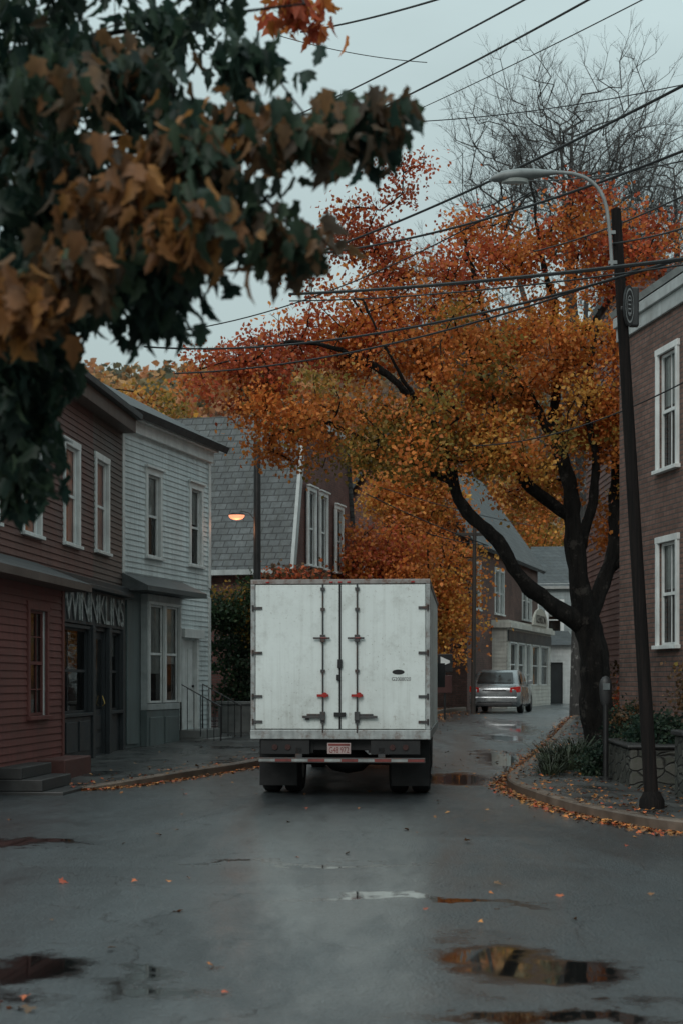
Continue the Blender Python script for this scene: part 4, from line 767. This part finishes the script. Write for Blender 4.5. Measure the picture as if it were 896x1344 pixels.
for cx,cy,n_,hh in ((3.45,24.9,230,.6),(3.8,25.6,260,.85),(4.2,27.2,240,.95),(3.65,26.6,200,.8),(4.0,24.6,200,.6),(3.3,24.2,120,.4)):
    for i in range(n_):
        a=R.uniform(0,6.28); l=hh*R.uniform(.4,1.1); sp_=R.uniform(.15,1.0)*l; dx,dy=math.cos(a),math.sin(a); r0=R.uniform(0,.22); x0=cx+dx*r0;y0=cy+dy*r0; z0=gz(cy)+.1
        w=.011; px_,py_=-dy*w,dx*w
        pts=[(x0+dx*sp_*q**1.3,y0+dy*sp_*q**1.3,z0+l*(q-.55*q**3)) for q in (0,.35,.7,1)]
        for k in range(3):
            A,C=pts[k],pts[k+1]; k0=1-k/3.2;k1=1-(k+1)/3.2
            bb.quad((A[0]-px_*k0,A[1]-py_*k0,A[2]),(A[0]+px_*k0,A[1]+py_*k0,A[2]),(C[0]+px_*k1,C[1]+py_*k1,C[2]),(C[0]-px_*k1,C[1]-py_*k1,C[2]))
bb.obj('foliage',GT,[pmat('grass blade',(.032,.045,.022),.6,.6,3,0)],off=(3.7,25.6,.16))
# ------------------------------------------------------------------ near overhanging tree
def nl(px,py,d,rpx,rpy,rd,n): c=V3(px,py,d); return (c[0],c[1],c[2],rpx/2000*d,rd,rpy/2000*d,n)
def tp(px,py,d,r): c=V3(px,py,d); return (c[0],c[1],c[2],r)
trunks=[[(-3.4,6.2,0,.24),(-3.4,6.2,1.6,.2),(-3.3,6.2,3.0,.17),(-3.1,6.2,4.6,.12)],
 [(-3.35,6.2,2.6,.1),(-2.4,6.1,3.1,.06),tp(-100,230,6.1,.024),tp(80,195,6.1,.012),tp(240,165,6.0,.008),tp(400,150,5.9,.005),tp(490,148,5.8,.003)],
 [(-3.3,6.3,3.0,.1),(-2.3,6.4,3.7,.06),tp(-60,90,6.6,.024),tp(110,50,6.7,.012),tp(280,20,6.8,.008),tp(400,5,7,.004)],
 [(-3.35,6.2,2.2,.09),(-2.4,6.2,2.7,.05),tp(-80,350,6.2,.02),tp(60,310,6.2,.011),tp(220,280,6.1,.007),tp(360,310,5.9,.003)],
 [(-3.35,6.2,2.0,.08),(-2.4,6.3,2.3,.05),tp(-60,540,6.5,.02),tp(40,490,6.5,.010),tp(160,400,6.5,.004)]]
lobes=[nl(40,45,6.4,140,85,.6,38),nl(225,15,6.6,95,34,.5,17),nl(160,100,6.0,108,40,.5,22),nl(322,82,5.9,36,18,.3,6),nl(65,195,5.8,120,70,.5,34),nl(285,172,5.7,115,24,.35,20),nl(475,158,5.7,66,14,.25,15),
 nl(75,290,5.9,130,66,.5,36),nl(275,258,5.6,110,30,.4,22),nl(375,318,5.4,50,18,.2,11),nl(55,375,5.8,95,55,.5,30),nl(190,355,5.6,64,36,.3,14),nl(32,470,6.2,68,50,.4,26),nl(14,555,6.4,38,45,.3,15),nl(28,622,6.3,28,32,.2,10),
 nl(30,405,4.9,50,20,.15,9),nl(90,345,4.9,60,14,.15,8),nl(50,120,5.2,75,16,.2,7),nl(240,188,5.2,75,10,.2,9),nl(250,298,5.0,70,12,.2,10),nl(395,10,8,40,12,.3,8),nl(205,415,6.0,30,20,.2,5),nl(405,176,5.4,60,10,.2,7),nl(130,250,5.1,60,14,.2,6)]
G=['dgreen','dgreen','green']; GB=['dgreen','green','dgreen','brown']
pals=[G,G,GB,G,GB,['dgreen','brown','green','rust'],['green','brown','dgreen'],G,GB,['brown','green'],G,G,G,G,G,['rust','rust','brown'],['rust','brown','green'],['brown','green','rust'],['brown','rust','green'],['rust','rust','green'],['red','orange'],G,['brown','green'],['brown','rust']]
make_tree('overhanging_tree','overhanging tree with drooping dark green and rusty brown leaves','tree',trunks,lobes,pals,17,.09,.068,T_DROOP,rtwig=.0017,clumpflat=.65,hang=True,step=.15,jit=.02,pure=.75)
# ------------------------------------------------------------------ hill + forest
b=B(); nx,ny=50,26
def hz(x,y):
    q=min(max((y-120)/200,0),1); return .4+ (58+7*math.sin(x*.018+1.2)+4*math.sin(x*.05)-.04*x)*(q*q*(3-2*q))
for j in range(ny):
    for i in range(nx): x=-220+440*i/(nx-1); y=115+235*j/(ny-1); b.v.append((x,y,hz(x,y)-.3))
for j in range(ny-1):
    for i in range(nx-1): k=j*nx+i; b.f.append((k,k+1,k+nx+1,k+nx)); b.m.append(0)
o=b.obj('hill',None,[SOIL],smooth=True); o['kind']='structure'
P=[];nm=[];br=[]
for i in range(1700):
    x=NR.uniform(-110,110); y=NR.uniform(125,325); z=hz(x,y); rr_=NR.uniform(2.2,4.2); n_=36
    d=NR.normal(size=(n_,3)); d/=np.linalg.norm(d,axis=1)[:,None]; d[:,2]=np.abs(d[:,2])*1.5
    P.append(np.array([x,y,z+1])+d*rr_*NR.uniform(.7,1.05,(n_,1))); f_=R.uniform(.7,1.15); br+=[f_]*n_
    c=R.choice([(.50,.28,.12),(.44,.24,.11),(.26,.21,.12),(.19,.19,.13),(.50,.22,.10),(.40,.19,.10)]); nm+=[c]*n_  # distance haze is mixed into these leaf colours as greyed tones
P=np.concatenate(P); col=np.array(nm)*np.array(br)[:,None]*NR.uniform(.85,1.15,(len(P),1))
o=leaves('forest',P,NR.uniform(1.0,1.8,len(P)),col,T_SM); o['kind']='stuff'; tag(o,'autumn forest with haze in its colours covering the distant hillside','forest')
# ------------------------------------------------------------------ fallen leaves
P=[]
def put(x,y,z): P.append((x,y,z+R.uniform(.004,.02)))
def lh(x,y):
    z=gz(y)
    if x<KL(y)-.16 and y>17: return z+hl(y)
    if x<KL(y): return z+hl(y)+.004
    if x>KR(y) and y>10: return z+.13
    return z
for K,sg,rng,n_ in ((KLp,1,(22.4,50),1900),(KRp,-1,(13,50),4300)):
    ys=K[:,1]
    for i in range(n_):
        y=R.uniform(*rng) if R.random()<.4 else rng[0]+(rng[1]-rng[0])*R.random()**2.2; x=float(np.interp(y,ys,K[:,0])); o_=abs(R.gauss(0,.13))+.02; o_=o_ if R.random()<.82 else -abs(R.gauss(0,.5))
        if y<16.5 and sg<0: o_*=1.6
        xx=x+sg*o_; put(xx,y,lh(xx,y))
for i in range(110): x=R.uniform(-4,4);y=R.uniform(7,32); put(x,y,lh(x,y))
for i in range(900): x=R.gauss(4.8,1.0); y=R.uniform(17,33); put(x,y,lh(x,y))
for i in range(900): y=R.uniform(38,54); x=KL(y)+R.gauss(-.1,.7); put(x,y,lh(x,y))
for i in range(6): x=R.gauss(-1.62,.08); y=R.gauss(7.5,.12); put(x,y,0)
P=np.array(P); N=len(P); col=pick([R.choice(['rust','orange','red','rust','brown','rust']) for _ in range(N)],N)*.95
o=leaves('fallen_leaves',P,NR.uniform(.035,.08,N),col,T_MAPLE,flat=True,mat=LITTER); o['kind']='stuff'; tag(o,'fallen orange and brown leaves scattered along wet kerbs','fallen leaves')
# ------------------------------------------------------------------ world, sun, camera
w=bpy.data.worlds.new('World'); scene.world=w; w.use_nodes=True; N=w.node_tree.nodes; Lk=w.node_tree.links
bg=N['Background']; sky=N.new('ShaderNodeTexSky'); sky.sky_type='NISHITA'; sky.sun_disc=False; sky.sun_elevation=rad(38); sky.sun_rotation=rad(200); sky.dust_density=4; sky.air_density=2
tc=N.new('ShaderNodeTexCoord'); sp=N.new('ShaderNodeSeparateXYZ'); Lk.new(tc.outputs['Generated'],sp.inputs[0])
mr=N.new('ShaderNodeMapRange'); Lk.new(sp.outputs[2],mr.inputs[0]); mr.inputs[1].default_value=0; mr.inputs[2].default_value=1; mr.inputs[3].default_value=2.8; mr.inputs[4].default_value=8.8
no=N.new('ShaderNodeTexNoise'); no.inputs['Scale'].default_value=2.2; no.inputs['Detail'].default_value=6; mp=N.new('ShaderNodeMapping'); mp.inputs['Scale'].default_value=(1,1,3); Lk.new(tc.outputs['Generated'],mp.inputs[0]); Lk.new(mp.outputs[0],no.inputs['Vector'])
m2=N.new('ShaderNodeMapRange'); Lk.new(no.outputs['Fac'],m2.inputs[0]); m2.inputs[1].default_value=.3; m2.inputs[2].default_value=.7; m2.inputs[3].default_value=.86; m2.inputs[4].default_value=1.12
mu=N.new('ShaderNodeMath'); mu.operation='MULTIPLY'; Lk.new(mr.outputs[0],mu.inputs[0]); Lk.new(m2.outputs[0],mu.inputs[1])
vm=N.new('ShaderNodeVectorMath'); vm.operation='SCALE'; vm.inputs[0].default_value=(.81,1.0,1.01); Lk.new(mu.outputs[0],vm.inputs['Scale'])
mx=N.new('ShaderNodeMixRGB'); mx.inputs[0].default_value=.92; Lk.new(sky.outputs[0],mx.inputs[1]); Lk.new(vm.outputs[0],mx.inputs[2]); Lk.new(mx.outputs[0],bg.inputs[0]); bg.inputs[1].default_value=.13
sl=bpy.data.lights.new('sun','SUN'); sl.energy=1.0; sl.angle=rad(25); sl.color=(1,.98,.95); so=bpy.data.objects.new('sun',sl); COL.objects.link(so)
az=rad(200); el=rad(38); d=Vector((math.sin(az)*math.cos(el),math.cos(az)*math.cos(el),math.sin(el))); so.rotation_euler=d.to_track_quat('Z','Y').to_euler()
cam=bpy.data.cameras.new('camera'); co=bpy.data.objects.new('camera',cam); COL.objects.link(co); co.location=(0,0,1.6); co.rotation_euler=(rad(90),0,0)
cam.sensor_fit='VERTICAL'; cam.sensor_height=36; cam.sensor_width=24; cam.lens=2000/1344*36; cam.shift_y=223/1344; cam.clip_end=3000; cam.clip_start=.05
cam.dof.use_dof=True; cam.dof.focus_distance=23; cam.dof.aperture_fstop=2.8
scene.camera=co
scene.view_settings.view_transform='Standard'; scene.view_settings.look='None'; scene.view_settings.exposure=0
